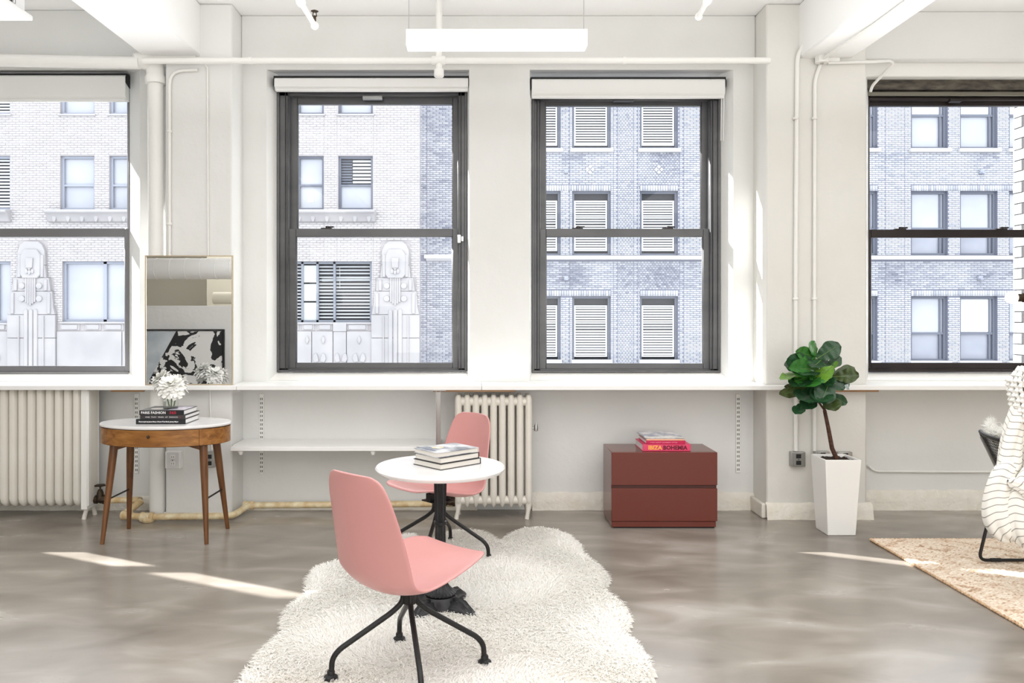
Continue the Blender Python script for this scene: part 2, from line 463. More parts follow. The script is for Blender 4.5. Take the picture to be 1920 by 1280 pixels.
# pillars between the bays and the beams that rest on them
pl = [MB().box(-2.297, -1.806, YP, YW + 0.02, 0, CEIL), MB().box(2.128, 2.867, YP, YW + 0.02, 0, CEIL)]
struct(pl[0].build('pillar', M['wall'], bevel=0.012))
struct(pl[1].build('pillar', mat('warm_painted_plaster', srgb(228, 227, 222), 0.5, noise=((1.2, 1.2, 1.0), srgb(222, 219, 213), 1.5), bump=(9, 0.3, 0.02)), bevel=0.012))
bs = MB().box(-2.46, -2.04, -8, YW, 3.40, CEIL); struct(bs.build('beam', M['ceiling'], bevel=0.015))
bs = MB().box(2.37, 2.757, -8, YW, 3.385, CEIL); struct(bs.build('beam', M['ceiling'], bevel=0.015))
# thin bearing plates at the beam ends
for x0, x1, z in ((-2.43, -2.07, 3.385), (2.50, 2.66, 3.372)):
    m_ = MB().box(x0, x1, YP - 0.02, YP + 0.12, z - 0.012, z + 0.02); struct(m_.build('beam_plate', M['white_gloss'], smooth=False))
# header band over the windows, split by the pillars
for x0, x1, d, zb in ((-9, -2.46, 0.16, 3.44), (-1.806, 2.128, 0.05, 3.437), (2.867, 9, 0.13, 3.43)):
    m_ = MB().box(x0, x1, YW - d, YW + 0.01, zb, CEIL); struct(m_.build('lintel', M['wall'], bevel=0.008))
# second step over the right hand window
m_ = MB().box(2.95, 9, YW - 0.03, YW + 0.1, 3.33, 3.44); struct(m_.build('lintel', M['white_gloss'], bevel=0.01))

# baseboards: plaster skirting with an uneven top edge
def baseboard(name, x0, x1, y, h, d, mat_):
    b = MB(); n = max(6, int((x1 - x0) / 0.06))
    P_ = []
    rr = random.Random(hash((round(x0, 2), round(y, 2))) % 1000)
    for i in range(n + 1):
        x = x0 + (x1 - x0) * i / n
        hh = h + rr.uniform(-0.006, 0.006); dd = d + rr.uniform(-0.004, 0.004)
        P_.append([(x, y + 0.002, hh + 0.02), (x, y - dd * 0.8, hh), (x, y - dd, hh * 0.5), (x, y - dd - rr.uniform(0.0, 0.012), 0.0), (x, y + 0.002, -0.002)])
    b.grid(P_)
    return struct(b.build(name, mat_, smooth=True, sharp=60))
bbm = mat('old_baseboard_paint', srgb(236, 232, 223), 0.5, noise=(8, srgb(224, 217, 203), 1.2), bump=(25, 0.6, 0.02))
baseboard('baseboard_back', -9, -2.30, YW, 0.09, 0.03, bbm)
baseboard('baseboard_back', -1.80, 0.0, YW, 0.02, 0.02, bbm)
baseboard('baseboard_back', 0.42, 2.13, YW, 0.115, 0.03, bbm)
baseboard('baseboard_back', 2.12, 2.90, YP, 0.10, 0.03, bbm)
baseboard('baseboard_back', 2.87, 9, YW, 0.13, 0.03, bbm)
b = MB(); b.box(2.095, 2.13, YP, YW, 0, 0.11); struct(b.build('baseboard_right', bbm, bevel=0.01))
b = MB(); b.box(-2.31, -1.79, YP - 0.012, YP, 0, 0.05); struct(b.build('baseboard_back', bbm, bevel=0.006))

# ------------------------------------------------------------------ windows (double hung, metal)
def window(n, fl_, fr_, top, bot, rail, jl, jr, sl, sr, metal, extra=None):
    """fl_/fr_: frame edges, jl/jr: jamb widths, sl/sr: stile widths, rail: (z0, z1) of the meeting rail"""
    w = bpy.data.objects.new('window_%d' % n, None); C.objects.link(w); w.location = ((fl_ + fr_) / 2, YF, bot); struct(w)
    f = MB()
    for x0, x1, s in ((fl_, fl_ + jl, 1), (fr_ - jr, fr_, -1)):
        f.box(x0, x1, YF + 0.0, YF + 0.13, bot, top)
        if x1 - x0 > 0.05:                         # the sash tracks: raised fins
            a = (x1 if s > 0 else x0)
            f.box(a - s * 0.030, a - s * 0.024, YF - 0.012, YF + 0.01, bot, top)
            f.box(a - s * 0.008, a - s * 0.002, YF - 0.018, YF + 0.01, bot, top)
            b0 = (x0 if s > 0 else x1)
            f.box(min(b0, b0 + s * 0.02), max(b0, b0 + s * 0.02), YF - 0.016, YF + 0.01, bot, top)
    f.box(fl_, fr_, YF, YF + 0.13, bot, bot + 0.030)
    f.box(fl_, fr_, YF - 0.02, YF + 0.02, bot, bot + 0.018)
    f.box(fl_, fr_, YF, YF + 0.13, top - 0.05, top)
    f.box(fl_, fr_, YF - 0.015, YF + 0.02, top - 0.02, top)
    f.build('window_frame', metal, w, bevel=0.003, bseg=1)
    xl, xr = fl_ + jl, fr_ - jr
    def sash(name, y0, y1, z0, z1, zb, zt):
        s = MB()
        s.box(xl - 0.01, xl + sl, y0, y1, z0, z1); s.box(xr - sr, xr + 0.01, y0, y1, z0, z1)
        s.box(xl + sl, xr - sr, y0, y1, z0, z0 + zb); s.box(xl + sl, xr - sr, y0, y1, z1 - zt, z1)
        s.box(xl + sl - 0.006, xl + sl + 0.006, y0 + 0.008, y1 - 0.008, z0 + zb, z1 - zt)
        s.box(xr - sr - 0.006, xr - sr + 0.006, y0 + 0.008, y1 - 0.008, z0 + zb, z1 - zt)
        so = s.build(name, metal, w, bevel=0.003, bseg=1)
        g = MB(); g.box(xl + sl - 0.002, xr - sr + 0.002, (y0 + y1) / 2 - 0.002, (y0 + y1) / 2 + 0.002, z0 + zb - 0.002, z1 - zt + 0.002)
        g.build('pane', M['glass'], so, smooth=False)
        return so
    r0, r1 = rail
    lo = sash('lower_sash', YF + 0.005, YF + 0.045, bot + 0.028, r1, 0.043, r1 - r0)
    if extra and 'ledge' in extra:
        pass
    up = sash('upper_sash', YF + 0.055, YF + 0.095, r0 + 0.01, top - 0.045, r1 - r0 - 0.014, extra.get('head', 0.05))
    for lx in extra.get('locks', ()):
        k = MB(); k.box(lx - 0.05, lx + 0.035, YF + 0.008, YF + 0.04, r1 - 0.002, r1 + 0.008)
        k.lathe([(0.016, 0), (0.016, 0.014), (0.010, 0.018)], (lx, YF + 0.024, r1 + 0.006), 12)
        k.tube([(lx, YF + 0.024, r1 + 0.016), (lx + 0.05, YF + 0.020, r1 + 0.016)], 0.006, 8)
        k.build('sash_lock', M['frame_dark'], lo)
    for (x0, x1, zt) in extra.get('pulls', ()):
        k = MB(); k.prism([(YF + 0.02, zt), (YF - 0.012, zt - 0.004), (YF - 0.014, zt - 0.028), (YF + 0.02, zt - 0.034)], 'x', x0, x1)
        k.build('pull_handle', M['chrome'] if n == 2 else metal, up, bevel=0.003)
    return w

def zf(py): return ZP(py, YF)
def xf(px): return XP(px, YF)
rail = (zf(444), zf(428.5))
window(1, OPEN[1][2], OPEN[1][3], SOFF, zf(703), (zf(444), zf(428)), 0.06, 0.012, 0.06, 0.03, mat('hazed_window_metal', srgb(128, 127, 130), 0.35, 0.3), dict(locks=(), head=0.05))  # lighter copy of the frame grey, haze put into its colour
window(2, OPEN[2][2], OPEN[2][3], zf(168), zf(697), rail, 0.092, 0.075, 0.052, 0.040, M['frame'], dict(locks=(xf(613),), pulls=((xf(680), xf(717), zf(179)),), head=0.055))
window(3, OPEN[3][2], OPEN[3][3], zf(176), zf(698), rail, 0.068, 0.085, 0.045, 0.045, M['frame'], dict(locks=(xf(1085), xf(1255)), pulls=((xf(1150), xf(1188), zf(183)),), head=0.035))
window(4, OPEN[4][2], OPEN[4][3], zf(176), zf(697), (zf(445), zf(430)), 0.012, 0.05, 0.014, 0.05, M['frame_dark'], dict(locks=(xf(1692), xf(1882)), pulls=((xf(1780), xf(1802), zf(184)),), head=0.035))
window(5, OPEN[0][2], OPEN[0][3], SOFF, zf(703), (zf(444), zf(428)), 0.05, 0.05, 0.05, 0.05, M['frame'], dict(locks=(), head=0.05))

# dark peeling head over the right window
h = MB()
h.box(3.0, 4.95, YF - 0.06, YF + 0.13, zf(172), zf(152))
h.box(3.02, 4.95, YF - 0.03, YF + 0.13, zf(182), zf(172))
tr = struct(h.build('trim_1', M['frame_rust'], bevel=0.006))
h = MB(); h.box(3.03, 4.95, YF - 0.045, YF + 0.02, zf(182), zf(175)); struct(h.build('trim_2', mat('bare_metal_track', srgb(120, 116, 104), 0.5, 0.4), bevel=0.003))

# little white contact sensor on the jamb of the middle left window
sn = MB(); sn.box(xf(858), xf(864), YF - 0.045, YF - 0.018, zf(456), zf(441)); sn.box(xf(865), xf(869), YF - 0.045, YF - 0.018, zf(453), zf(444))
tag(sn.build('window_sensor', M['white_gloss'], bevel=0.003), 'tiny white plastic contact sensor on the right jamb of the cream-view window', 'sensor')

# roller blinds
def blind(label, x0, x1, y, ztop, zbot, rolled, chain=None):
    t = thing('roller_blind', label, 'blind', ((x0 + x1) / 2, y, zbot), 0, 'roller blinds over the windows')
    m_ = MB()
    n = 10
    prof = [(y + 0.07, ztop), (y + 0.012, ztop), (y, ztop - 0.012), (y - 0.002, zbot + rolled), (y + 0.006, zbot + 0.03), (y + 0.03, zbot + 0.008), (y + 0.07, zbot + 0.008)]
    m_.prism(prof, 'x', x0 + 0.008, x1 - 0.008)
    m_.build('fascia', M['blind'], t, bevel=0.003)
    b = MB(); b.box(x0 + 0.002, x1 - 0.002, y + 0.006, y + 0.07, ztop + 0.001, ztop + 0.014); b.build('head_gap_shade', M['black'], t, smooth=False)  # black strip added as the shade in the gap above the blind
    b = MB(); b.box(x0 + 0.014, x1 - 0.014, y + 0.012, y + 0.032, zbot, zbot + 0.022); b.build('hem_bar', M['blind'], t, bevel=0.006)
    for xx in (x0, x1 - 0.007):
        e = MB(); e.prism([(y + 0.07, ztop + 0.004), (y + 0.01, ztop + 0.004), (y - 0.004, ztop - 0.015), (y - 0.004, ztop - 0.06), (y + 0.07, ztop - 0.09)], 'x', xx, xx + 0.007)
        e.build('end_bracket', M['black'], t, bevel=0.002)
    if chain:
        for dx in (0, 0.02):
            c_ = MB(); c_.tube([(x1 - 0.012 - dx, y + 0.02, zbot + 0.02), (x1 - 0.014 - dx, y + 0.03, chain)], 0.003, 6); c_.build('pull_chain', M['blind'], t)
    return t
yb = 6.185
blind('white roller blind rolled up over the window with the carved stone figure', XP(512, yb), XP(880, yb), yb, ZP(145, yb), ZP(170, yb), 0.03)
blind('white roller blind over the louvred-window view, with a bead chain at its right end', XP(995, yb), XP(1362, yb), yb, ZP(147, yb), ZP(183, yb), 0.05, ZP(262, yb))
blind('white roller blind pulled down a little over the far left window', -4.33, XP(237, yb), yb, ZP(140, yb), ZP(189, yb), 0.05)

# ------------------------------------------------------------------ the street outside
st = MB(); st.box(-60, 60, YE + 0.3, 26, -14.3, -14); struct(st.build('street', M['asphalt'], smooth=False))

def facade_wall(name, x0, x1, z0, z1, y, holes, depth, mat_, parent):
    """solid backing wall with window openings, built from the cells between all opening edges"""
    xs = sorted({x0, x1} | {min(max(h[k], x0), x1) for h in holes for k in (0, 1)})
    zs = sorted({z0, z1} | {min(max(h[k], z0), z1) for h in holes for k in (2, 3)})
    b = MB()
    for i in range(len(xs) - 1):
        for j in range(len(zs) - 1):
            cx_, cz_ = (xs[i] + xs[i + 1]) / 2, (zs[j] + zs[j + 1]) / 2
            if xs[i + 1] - xs[i] < 1e-5 or zs[j + 1] - zs[j] < 1e-5: continue
            if any(h[0] < cx_ < h[1] and h[2] < cz_ < h[3] for h in holes): continue
            b.box(xs[i], xs[i + 1], y, y + depth, zs[j], zs[j + 1])
    return b.build(name, mat_, parent, smooth=False)

def brick_field(name, segs, z0, z1, y, holes, mat_, parent, bl=0.205, bh=0.0655, gap=0.013, proud=0.02, tonef=None, header=()):
    V, T = [], []
    rows = int((z1 - z0) / bh)
    for r in range(rows):
        za = z0 + r * bh; zb = za + bh - gap; zc = (za + zb) / 2
        for si, (sa, sb) in enumerate(segs):
            L_ = bl * (0.5 if si in header else 1)
            free = [(sa, sb)]
            for h in holes:
                if h[2] - 0.02 < zc < h[3] + 0.02:
                    nf = []
                    for a, b in free:
                        if h[1] <= a or h[0] >= b: nf.append((a, b)); continue
                        if h[0] > a: nf.append((a, h[0]))
                        if h[1] < b: nf.append((h[1], b))
                    free = nf
            for a, b in free:
                x = sa - (L_ / 2 if r % 2 else 0) + math.floor((a - sa) / L_) * L_
                while x < b:
                    xa, xb = max(x, a), min(x + L_, b)
                    if xb - xa > 0.04:
                        V.append((xa + gap / 2, xb - gap / 2, za, zb, proud * rng.uniform(0.7, 1.2)))
                        T.append((xa + xb) / 2)
                    x += L_
    V = np.array(V); n = len(V)
    if n == 0: return None
    e = 0.006
    xa, xb, za, zb, pr = V.T
    yb_, yf_ = np.full(n, y), y - pr
    pts = np.stack([np.stack(p, 1) for p in ((xa, yb_, za), (xb, yb_, za), (xb, yb_, zb), (xa, yb_, zb), (xa + e, yf_, za + e), (xb - e, yf_, za + e), (xb - e, yf_, zb - e), (xa + e, yf_, zb - e))], 1)
    fidx = np.array([4, 5, 6, 7, 0, 1, 5, 4, 1, 2, 6, 5, 2, 3, 7, 6, 3, 0, 4, 7])
    faces = (np.arange(n)[:, None] * 8 + fidx[None]).ravel()
    tone = np.clip(rng.normal(0.66, 0.14, n), 0, 1)
    if tonef is not None: tone = np.clip(tonef(np.array(T), (za + zb) / 2, tone), 0, 1)
    off = np.array([0, 0, 0], float); q = parent
    while q is not None: off += np.array(q.location); q = q.parent
    return raw_mesh(name, pts.reshape(-1, 3) - off, faces, 4, mat_, parent, np.repeat(tone, 8), kind='stuff')

slat_me = {}
def slats(win, x0, x1, z0, z1, y, n, mat_, tilt=0.02, drop=(), thick=0.62):
    """one object per slat, sharing a mesh per width"""
    key = (round(x1 - x0, 3), mat_.name, tilt, n, thick)
    dz = (z1 - z0) / n
    if key not in slat_me:
        w_ = (x1 - x0) / 2
        b = MB(); t = dz * thick
        b.prism([(0.0, -t / 2), (tilt, t / 2), (tilt + 0.012, t / 2), (0.012, -t / 2)], 'x', -w_, w_)
        o = b.build('slat', mat_, None, smooth=False)
        slat_me[key] = o.data; bpy.data.objects.remove(o)
    off = Vector((0, 0, 0)); q = win
    while q is not None: off += q.location; q = q.parent
    for k in range(n):
        o = bpy.data.objects.new('slat', slat_me[key]); C.objects.link(o); o.parent = win
        o.location = Vector(((x0 + x1) / 2, y, z0 + (k + 0.5) * dz)) - off
        if k in drop: o.rotation_euler = (1.0, 0, 0); o.scale = (1, 1, 0.75)

# ---- the blue grey brick building
YG = 26.0
gx = lambda px: XP(px, YG)
gz = lambda py: ZP(py, YG)
gb = thing('brick_building', 'blue-grey brick building across the street with rows of louvred and sash windows', 'building', (gx(1350), YG, -14))
rows_ = [(163, 279), (358, 479), (555, 678)]
lou = [(981, 1051), (1073, 1145), (1200, 1271)]
sash_cols = [(1335, 1400), (1462, 1527), (1577, 1645), (1708, 1777), (1800, 1870), (1892, 1960)]
holes = []
for (r0, r1) in rows_:
    for (a, b_) in lou + sash_cols:
        holes.append((gx(a), gx(b_), gz(r1), gz(r0)))
holes.append((-99, gx(2100), gz(487), gz(479)))       # string course: bricks stay clear of it
win_holes = holes[:-1]
facade_wall('wall', gx(781), gx(2100), -14, gz(120), YG, win_holes, 0.4, M['brick_mortar'], gb)
cuts = [787, 800, 1068, 1150, 1158, 1188, 1196, 1274, 1282, 1330, 1440, 1660, 1696, 2100]
segs = [(gx(a), gx(b_)) for a, b_ in zip(cuts[:-1], cuts[1:])]
sold = []
for (r0, r1) in rows_[1:]:
    for a, b_ in ((960, 1145), (1200, 1271), (1335, 1400), (1462, 1527), (1577, 1645), (1708, 1960)):
        sold.append((gx(a), gx(b_), gz(r0), gz(r0 - 11)))
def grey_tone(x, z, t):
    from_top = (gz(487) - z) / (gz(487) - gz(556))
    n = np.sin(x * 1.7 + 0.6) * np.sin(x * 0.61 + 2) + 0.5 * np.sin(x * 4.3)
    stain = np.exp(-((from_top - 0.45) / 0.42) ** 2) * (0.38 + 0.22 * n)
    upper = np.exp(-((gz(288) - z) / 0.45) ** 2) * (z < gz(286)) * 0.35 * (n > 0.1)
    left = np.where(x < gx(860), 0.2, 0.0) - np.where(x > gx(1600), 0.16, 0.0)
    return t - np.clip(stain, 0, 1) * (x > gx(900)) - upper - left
brick_field('brickwork', segs, gz(700) - 1.0, gz(150), YG, holes + sold, M['brick_grey'], gb, tonef=grey_tone, header=(4, 6))
# soldier courses: upright bricks over the openings
V, tn = [], []
for (a, b_, z0, z1) in sold:
    n = int((b_ - a) / 0.079)
    for k in range(n):
        V.append((a + (b_ - a) * k / n + 0.006, a + (b_ - a) * (k + 1) / n - 0.006, z0, z1 - 0.01)); tn.append(rng.uniform(0.3, 1))
V = np.array(V); n = len(V); xa, xb, za, zb = V.T; yb_ = np.full(n, YG); yf_ = yb_ - 0.03
pts = np.stack([np.stack(p, 1) for p in ((xa, yb_, za), (xb, yb_, za), (xb, yb_, zb), (xa, yb_, zb), (xa, yf_, za), (xb, yf_, za), (xb, yf_, zb), (xa, yf_, zb))], 1).reshape(-1, 3)
fidx = np.array([4, 5, 6, 7, 0, 1, 5, 4, 1, 2, 6, 5, 2, 3, 7, 6, 3, 0, 4, 7])
raw_mesh('soldier_course', pts - np.array(gb.location), (np.arange(n)[:, None] * 8 + fidx[None]).ravel(), 4, M['brick_grey'], gb, np.repeat(tn, 8), kind='stuff')
# string course and sills
s_ = MB(); s_.box(gx(796), gx(870), YG - 0.16, YG + 0.05, gz(485), gz(478)); s_.prism([(YG - 0.16, gz(485)), (YG + 0.02, gz(485)), (YG + 0.02, gz(490))], 'x', gx(799), gx(870))
s_.box(gx(955), gx(2100), YG - 0.16, YG + 0.05, gz(487), gz(479.5)); s_.build('string_course', M['sill_stone'], gb, bevel=0.02)
def far_sill(px0, px1, py0, py1, parent, y=YG):
    m_ = MB(); m_.box(XP(px0, y), XP(px1, y), y - 0.14, y + 0.2, ZP(py1, y), ZP(py0, y)); m_.build('sill', M['sill_stone'], parent, bevel=0.015)
for (a, b_) in lou + sash_cols:
    far_sill(a - 4, b_ + 4, 279, 286, gb)
for (a, b_) in sash_cols:
    far_sill(a - 4, b_ + 4, 676, 683, gb)
for (a, b_) in lou:
    far_sill(a - 2, b_ + 2, 674, 682, gb)

def far_frame(parent, x0, x1, z0, z1, y, t, mat_, d=0.08, name='window'):
    f = MB()
    f.box(x0, x0 + t, y, y + d, z0, z1); f.box(x1 - t, x1, y, y + d, z0, z1)
    f.box(x0 + t, x1 - t, y, y + d, z0, z0 + t); f.box(x0 + t, x1 - t, y, y + d, z1 - t, z1)
    return f
def far_pane(win, x0, x1, z0, z1, y, mat_, name='pane'):
    g = MB(); g.box(x0, x1, y, y + 0.02, z0, z1); return g.build(name, mat_, win, smooth=False)

for ri, (r0, r1) in enumerate(rows_):
    for ci, (a, b_) in enumerate(lou):
        x0, x1, z0, z1 = gx(a), gx(b_), gz(r1), gz(r0)
        f = far_frame(gb, x0, x1, z0, z1, YG + 0.1, 0.075, M['far_frame'])
        w_ = f.build('window', M['far_frame'], gb, smooth=False)
        far_pane(w_, x0, x1, z0, z1, YG + 0.3, M['far_dark'])
        lx0, lx1, lz0, lz1 = x0 + 0.07, x1 - 0.10, z0 + (0.16 if ri else 0.12), z1 - (0.30 if ri else 0.2)
        if ri == 1: lz0 = gz(470)
        if ri == 2: lz0 = gz(669)
        f2 = far_frame(gb, lx0, lx1, lz0, lz1, YG + 0.09, 0.05, M['louvre'], 0.05)
        f2.build('louvre_frame', M['louvre'], w_, smooth=False)
        slats(w_, lx0 + 0.045, lx1 - 0.045, lz0 + 0.05, lz1 - 0.05, YG + 0.11, 19, M['louvre'], drop={0: (15, 16), 1: (11, 12, 10), 2: (10, 11, 12)}[ri])
    for ci, (a, b_) in enumerate(sash_cols):
        x0, x1, z0, z1 = gx(a), gx(b_), gz(r1), gz(r0)
        zm = z0 + (z1 - z0) * (0.55 if ri == 0 else 0.42 if ri == 1 else 0.43)
        f = far_frame(gb, x0, x1, z0, z1, YG + 0.1, 0.085, M['far_frame_light'])
        f.box(x0 + 0.08, x1 - 0.08, YG + 0.12, YG + 0.17, zm - 0.035, zm + 0.035)
        f.box(x1 - 0.20, x1 - 0.15, YG + 0.13, YG + 0.2, z0, z1)
        w_ = f.build('window', M['far_frame'], gb, smooth=False)
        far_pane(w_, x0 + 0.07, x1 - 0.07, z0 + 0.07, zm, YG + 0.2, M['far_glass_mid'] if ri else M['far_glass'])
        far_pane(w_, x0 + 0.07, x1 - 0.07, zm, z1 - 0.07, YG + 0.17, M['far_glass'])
        if (ri == 0) or (ri == 2 and ci == 4):
            far_pane(w_, x0 + 0.09, x1 - 0.16, zm + 0.05, z1 - 0.10, YG + 0.15, M['far_shade'], 'window_shade')
for px, py in ((1061, 322), (1061, 522), (1838, 323), (1835, 521)):
    m_ = MB(); m_.box(gx(px - 4), gx(px + 4), YG - 0.12, YG, gz(py + 4), gz(py - 4)); m_.box(gx(px - 3), gx(px + 3), YG - 0.2, YG - 0.1, gz(py + 4), gz(py + 1)); m_.build('wall_lamp_box', M['far_frame_light'], gb, bevel=0.02)
for px, py in ((1106, 318), (1235, 318)):
    for dx, dy in ((0, -5), (0, 5), (-5, 0), (5, 0)):
        cx_, cz_ = gx(px + dx), gz(py + dy); r = 0.062
        m_ = MB(); m_.prism([(cx_ - r, cz_), (cx_, cz_ - r), (cx_ + r, cz_), (cx_, cz_ + r)], 'y', YG - 0.05, YG + 0.01); m_.build('diamond_tile', M['sill_stone'], gb, smooth=False)

# ---- the cream art deco building
YL = 24.5
lx_ = lambda px: XP(px, YL)
lz_ = lambda py: ZP(py, YL)
db = thing('stone_building', 'cream brick building across the street with carved stone figures between its windows', 'building', (lx_(400), YL, -14))
dwin = []          # (px0, px1, py0, py1, style)
for c in ((-85, -20), (-58, 19), (113, 177), (205, 240), (300, 365), (400, 465), (480, 545), (557, 607), (634, 699)):
    if c == (-85, -20): continue
    for (r0, r1) in ((120, 214), (292, 393)):
        st_ = 'louvre' if c[0] == -58 else ('vent' if c[0] == 634 and r0 == 292 else 'sash')
        dwin.append((c[0], c[1], r0, r1, st_))
dwin += [(-60, 20, 490, 605, 'wide'), (117, 238, 490, 603, 'wide'), (300, 420, 490, 603, 'wide'), (540, 697, 490, 604, 'blinds')]
dholes = [(lx_(a), lx_(b_), lz_(r1), lz_(r0)) for a, b_, r0, r1, s_ in dwin]
facade_wall('wall', lx_(-330), lx_(787), -14, lz_(60), YL, dholes, 0.4, M['mortar_white'], db)
extra = [(lx_(-330), lx_(787), lz_(760), lz_(607))]
fig_holes = []
for c0 in (62, 742):
    for (dy0, dy1, hw) in ((452, 520, 27), (520, 575, 38), (575, 690, 45)):
        fig_holes.append((lx_(c0 - hw), lx_(c0 + hw), lz_(dy1), lz_(dy0)))
brick_field('brickwork', [(lx_(-330), lx_(523)), (lx_(523), lx_(608)), (lx_(608), lx_(632)), (lx_(632), lx_(700)), (lx_(700), lx_(787))], lz_(607), lz_(150), YL, dholes + fig_holes, M['brick_white'], db, bl=0.21, bh=0.071, gap=0.012, proud=0.018)
# stone base: slabs below the wide windows
for (a, b_) in ((-330, -190), (-190, -70), (-70, 18), (107, 230), (230, 330), (330, 430), (430, 545), (545, 585), (585, 625), (625, 650), (650, 700)):
    m_ = MB(); m_.box(lx_(a) + 0.01, lx_(b_) - 0.01, YL - 0.06, YL, lz_(760), lz_(621)); m_.build('stone_slab', M['stone_white'], db, bevel=0.012, bseg=1)
for (a, b_) in ((-70, -40), (-36, 14), (112, 150), (160, 190), (196, 232), (300, 340), (350, 400), (545, 561), (566, 590), (595, 624), (650, 690)):
    m_ = MB(); m_.box(lx_(a), lx_(b_), YL - 0.02, YL, lz_(619), lz_(607)); m_.box(lx_(a) + 0.06, lx_(b_) - 0.06, YL - 0.05, YL, lz_(617.5), lz_(608.5)); m_.build('frieze_panel', M['stone_white'], db, bevel=0.01, bseg=1)
m_ = MB(); m_.box(lx_(625), lx_(650), YL - 0.09, YL, lz_(621), lz_(604)); m_.build('frieze_block', M['stone_white'], db, bevel=0.01, bseg=1)
for px in (577, 607, 674):
    m_ = MB()
    cx_, cz_ = lx_(px), lz_(637)
    m_.prism([(cx_ - 0.06, cz_), (cx_, cz_ - 0.14), (cx_ + 0.06, cz_), (cx_, cz_ + 0.14)], 'y', YL - 0.10, YL - 0.05); m_.build('diamond_ornament', M['stone_white'], db, bevel=0.01, bseg=1)
for px in (600, 674, 640, -10):                     # small winged ornaments
    m_ = MB()
    for s in (-1, 1):
        pts2 = [(lx_(px) + s * 0.02, lz_(677)), (lx_(px) + s * 0.05, lz_(668)), (lx_(px) + s * 0.10, lz_(661)), (lx_(px) + s * 0.17, lz_(664)), (lx_(px) + s * 0.20, lz_(672)), (lx_(px) + s * 0.15, lz_(679))]
        m_.prism(pts2, 'y', YL - 0.11, YL - 0.05)
    m_.build('winged_ornament', M['stone_white'], db, bevel=0.01, bseg=1)
# projecting sills under the second row
for (a, b_) in ((-75, 22), (92, 250), (285, 480), (470, 705)):
    m_ = MB()
    m_.prism([(YL - 0.34, lz_(395)), (YL, lz_(393)), (YL, lz_(418)), (YL - 0.12, lz_(416)), (YL - 0.22, lz_(404)), (YL - 0.34, lz_(400))], 'x', lx_(a), lx_(b_))
    m_.build('stone_ledge', M['stone_white'], db, bevel=0.02, bseg=1)
    for k in range(int((b_ - a) / 26)):
        px = a + 15 + k * 26
        q = MB(); q.lathe([(0.02, -0.01), (0.10, 0.0), (0.11, 0.02)], (lx_(px), YL - 0.19, lz_(408)), 10, 'y', sx=1.4, sy=0.6); q.build('rosette', M['stone_white'], db)
# carved figures: stepped silhouette, head, beard, shoulder scrolls, fluted robe
def figure(px):
    k = lambda dx, py: (lx_(px + dx), lz_(py))
    out_l = [(453, 13), (459, 20), (470, 25), (500, 26), (520, 28), (521, 33), (545, 36), (546, 39), (575, 41), (590, 45), (760, 45)]
    ys_, ws_ = [a for a, b_ in out_l], [b_ for a, b_ in out_l]
    fig = None
    for y0_, y1_ in ((453, 497), (497.6, 520.4), (521, 545.4), (546, 589.4), (590, 633), (633.6, 700), (700.6, 760)):
        cut = [y0_] + [y for y in ys_ if y0_ < y < y1_] + [y1_]
        wv = [float(np.interp(y, ys_, ws_)) for y in cut]
        poly_ = [k(-w_, y) for y, w_ in zip(cut, wv)] + [k(w_, y) for y, w_ in reversed(list(zip(cut, wv)))]
        m_ = MB(); m_.prism(poly_, 'y', YL - 0.12, YL)
        o_ = m_.build('carved_figure' if fig is None else 'stone_block', M['stone_white'], fig or db, bevel=0.012, bseg=1)
        if fig is None: fig = o_
    for s in (-1, 1):                              # raised side rolls stepping out with the silhouette
        for (y0_, y1_, w0_) in ((478, 520, 21), (524, 545, 28), (549, 588, 34)):
            m_ = MB(); m_.box(lx_(px + s * w0_) - 0.05, lx_(px + s * w0_) + 0.05, YL - 0.16, YL - 0.11, lz_(y1_), lz_(y0_)); m_.build('side_step', M['stone_white'], fig, bevel=0.015, bseg=1)
    h = MB(); h.prism([k(-18, 480), k(-12, 468), k(12, 468), k(19, 478), k(19, 515), k(14, 522), k(-14, 522), k(-18, 515)], 'y', YL - 0.19, YL - 0.11); h.build('hood', M['stone_white'], fig, bevel=0.02, bseg=1)
    f = MB(); f.prism([k(-7, 484), k(7, 484), k(6, 501), k(0, 508), k(-6, 501)], 'y', YL - 0.24, YL - 0.17)
    f.box(lx_(px - 6), lx_(px + 6), YL - 0.26, YL - 0.17, lz_(503), lz_(501)); f.build('face', M['stone_white'], fig, bevel=0.03)
    for s in (-1, 0, 1):
        m_ = MB(); m_.lathe([(0.04, -0.03), (0.075, -0.02), (0.085, 0.03), (0.06, 0.08)], (lx_(px + s * 5.5), YL - 0.20, lz_(509 + (2 if s == 0 else 0))), 10, 'y', sx=1, sy=0.6); m_.build('moustache_scroll', M['stone_white'], fig)
    for j in range(5):
        x = px - 8 + j * 4
        m_ = MB(); zb_ = 572 - abs(j - 2) * 3
        m_.tube([(lx_(x), YL - 0.14, lz_(514)), (lx_(x), YL - 0.15, lz_(zb_))], 0.034, 8); m_.build('beard_flute', M['stone_white'], fig)
    for s in (-1, 1):
        for py in (536, 560):
            m_ = MB(); m_.lathe([(0.03, -0.01), (0.09, 0.0), (0.10, 0.05), (0.06, 0.07)], (lx_(px + s * 16), YL - 0.17, lz_(py)), 10, 'y'); m_.build('shoulder_scroll', M['stone_white'], fig)
        m_ = MB(); m_.box(lx_(px + s * 23), lx_(px + s * 23) + 0.03, YL - 0.16, YL - 0.11, lz_(760), lz_(592)); m_.build('robe_edge', M['stone_white'], fig)
    for s in (-9, 0, 9):
        m_ = MB(); m_.prism([k(s - 4, 760), k(s + 4, 760), k(s + 4, 582), k(s, 578), k(s - 4, 582)], 'y', YL - 0.155, YL - 0.11); m_.build('robe_fold', M['stone_white'], fig, bevel=0.02, bseg=1)
figure(62); figure(742)

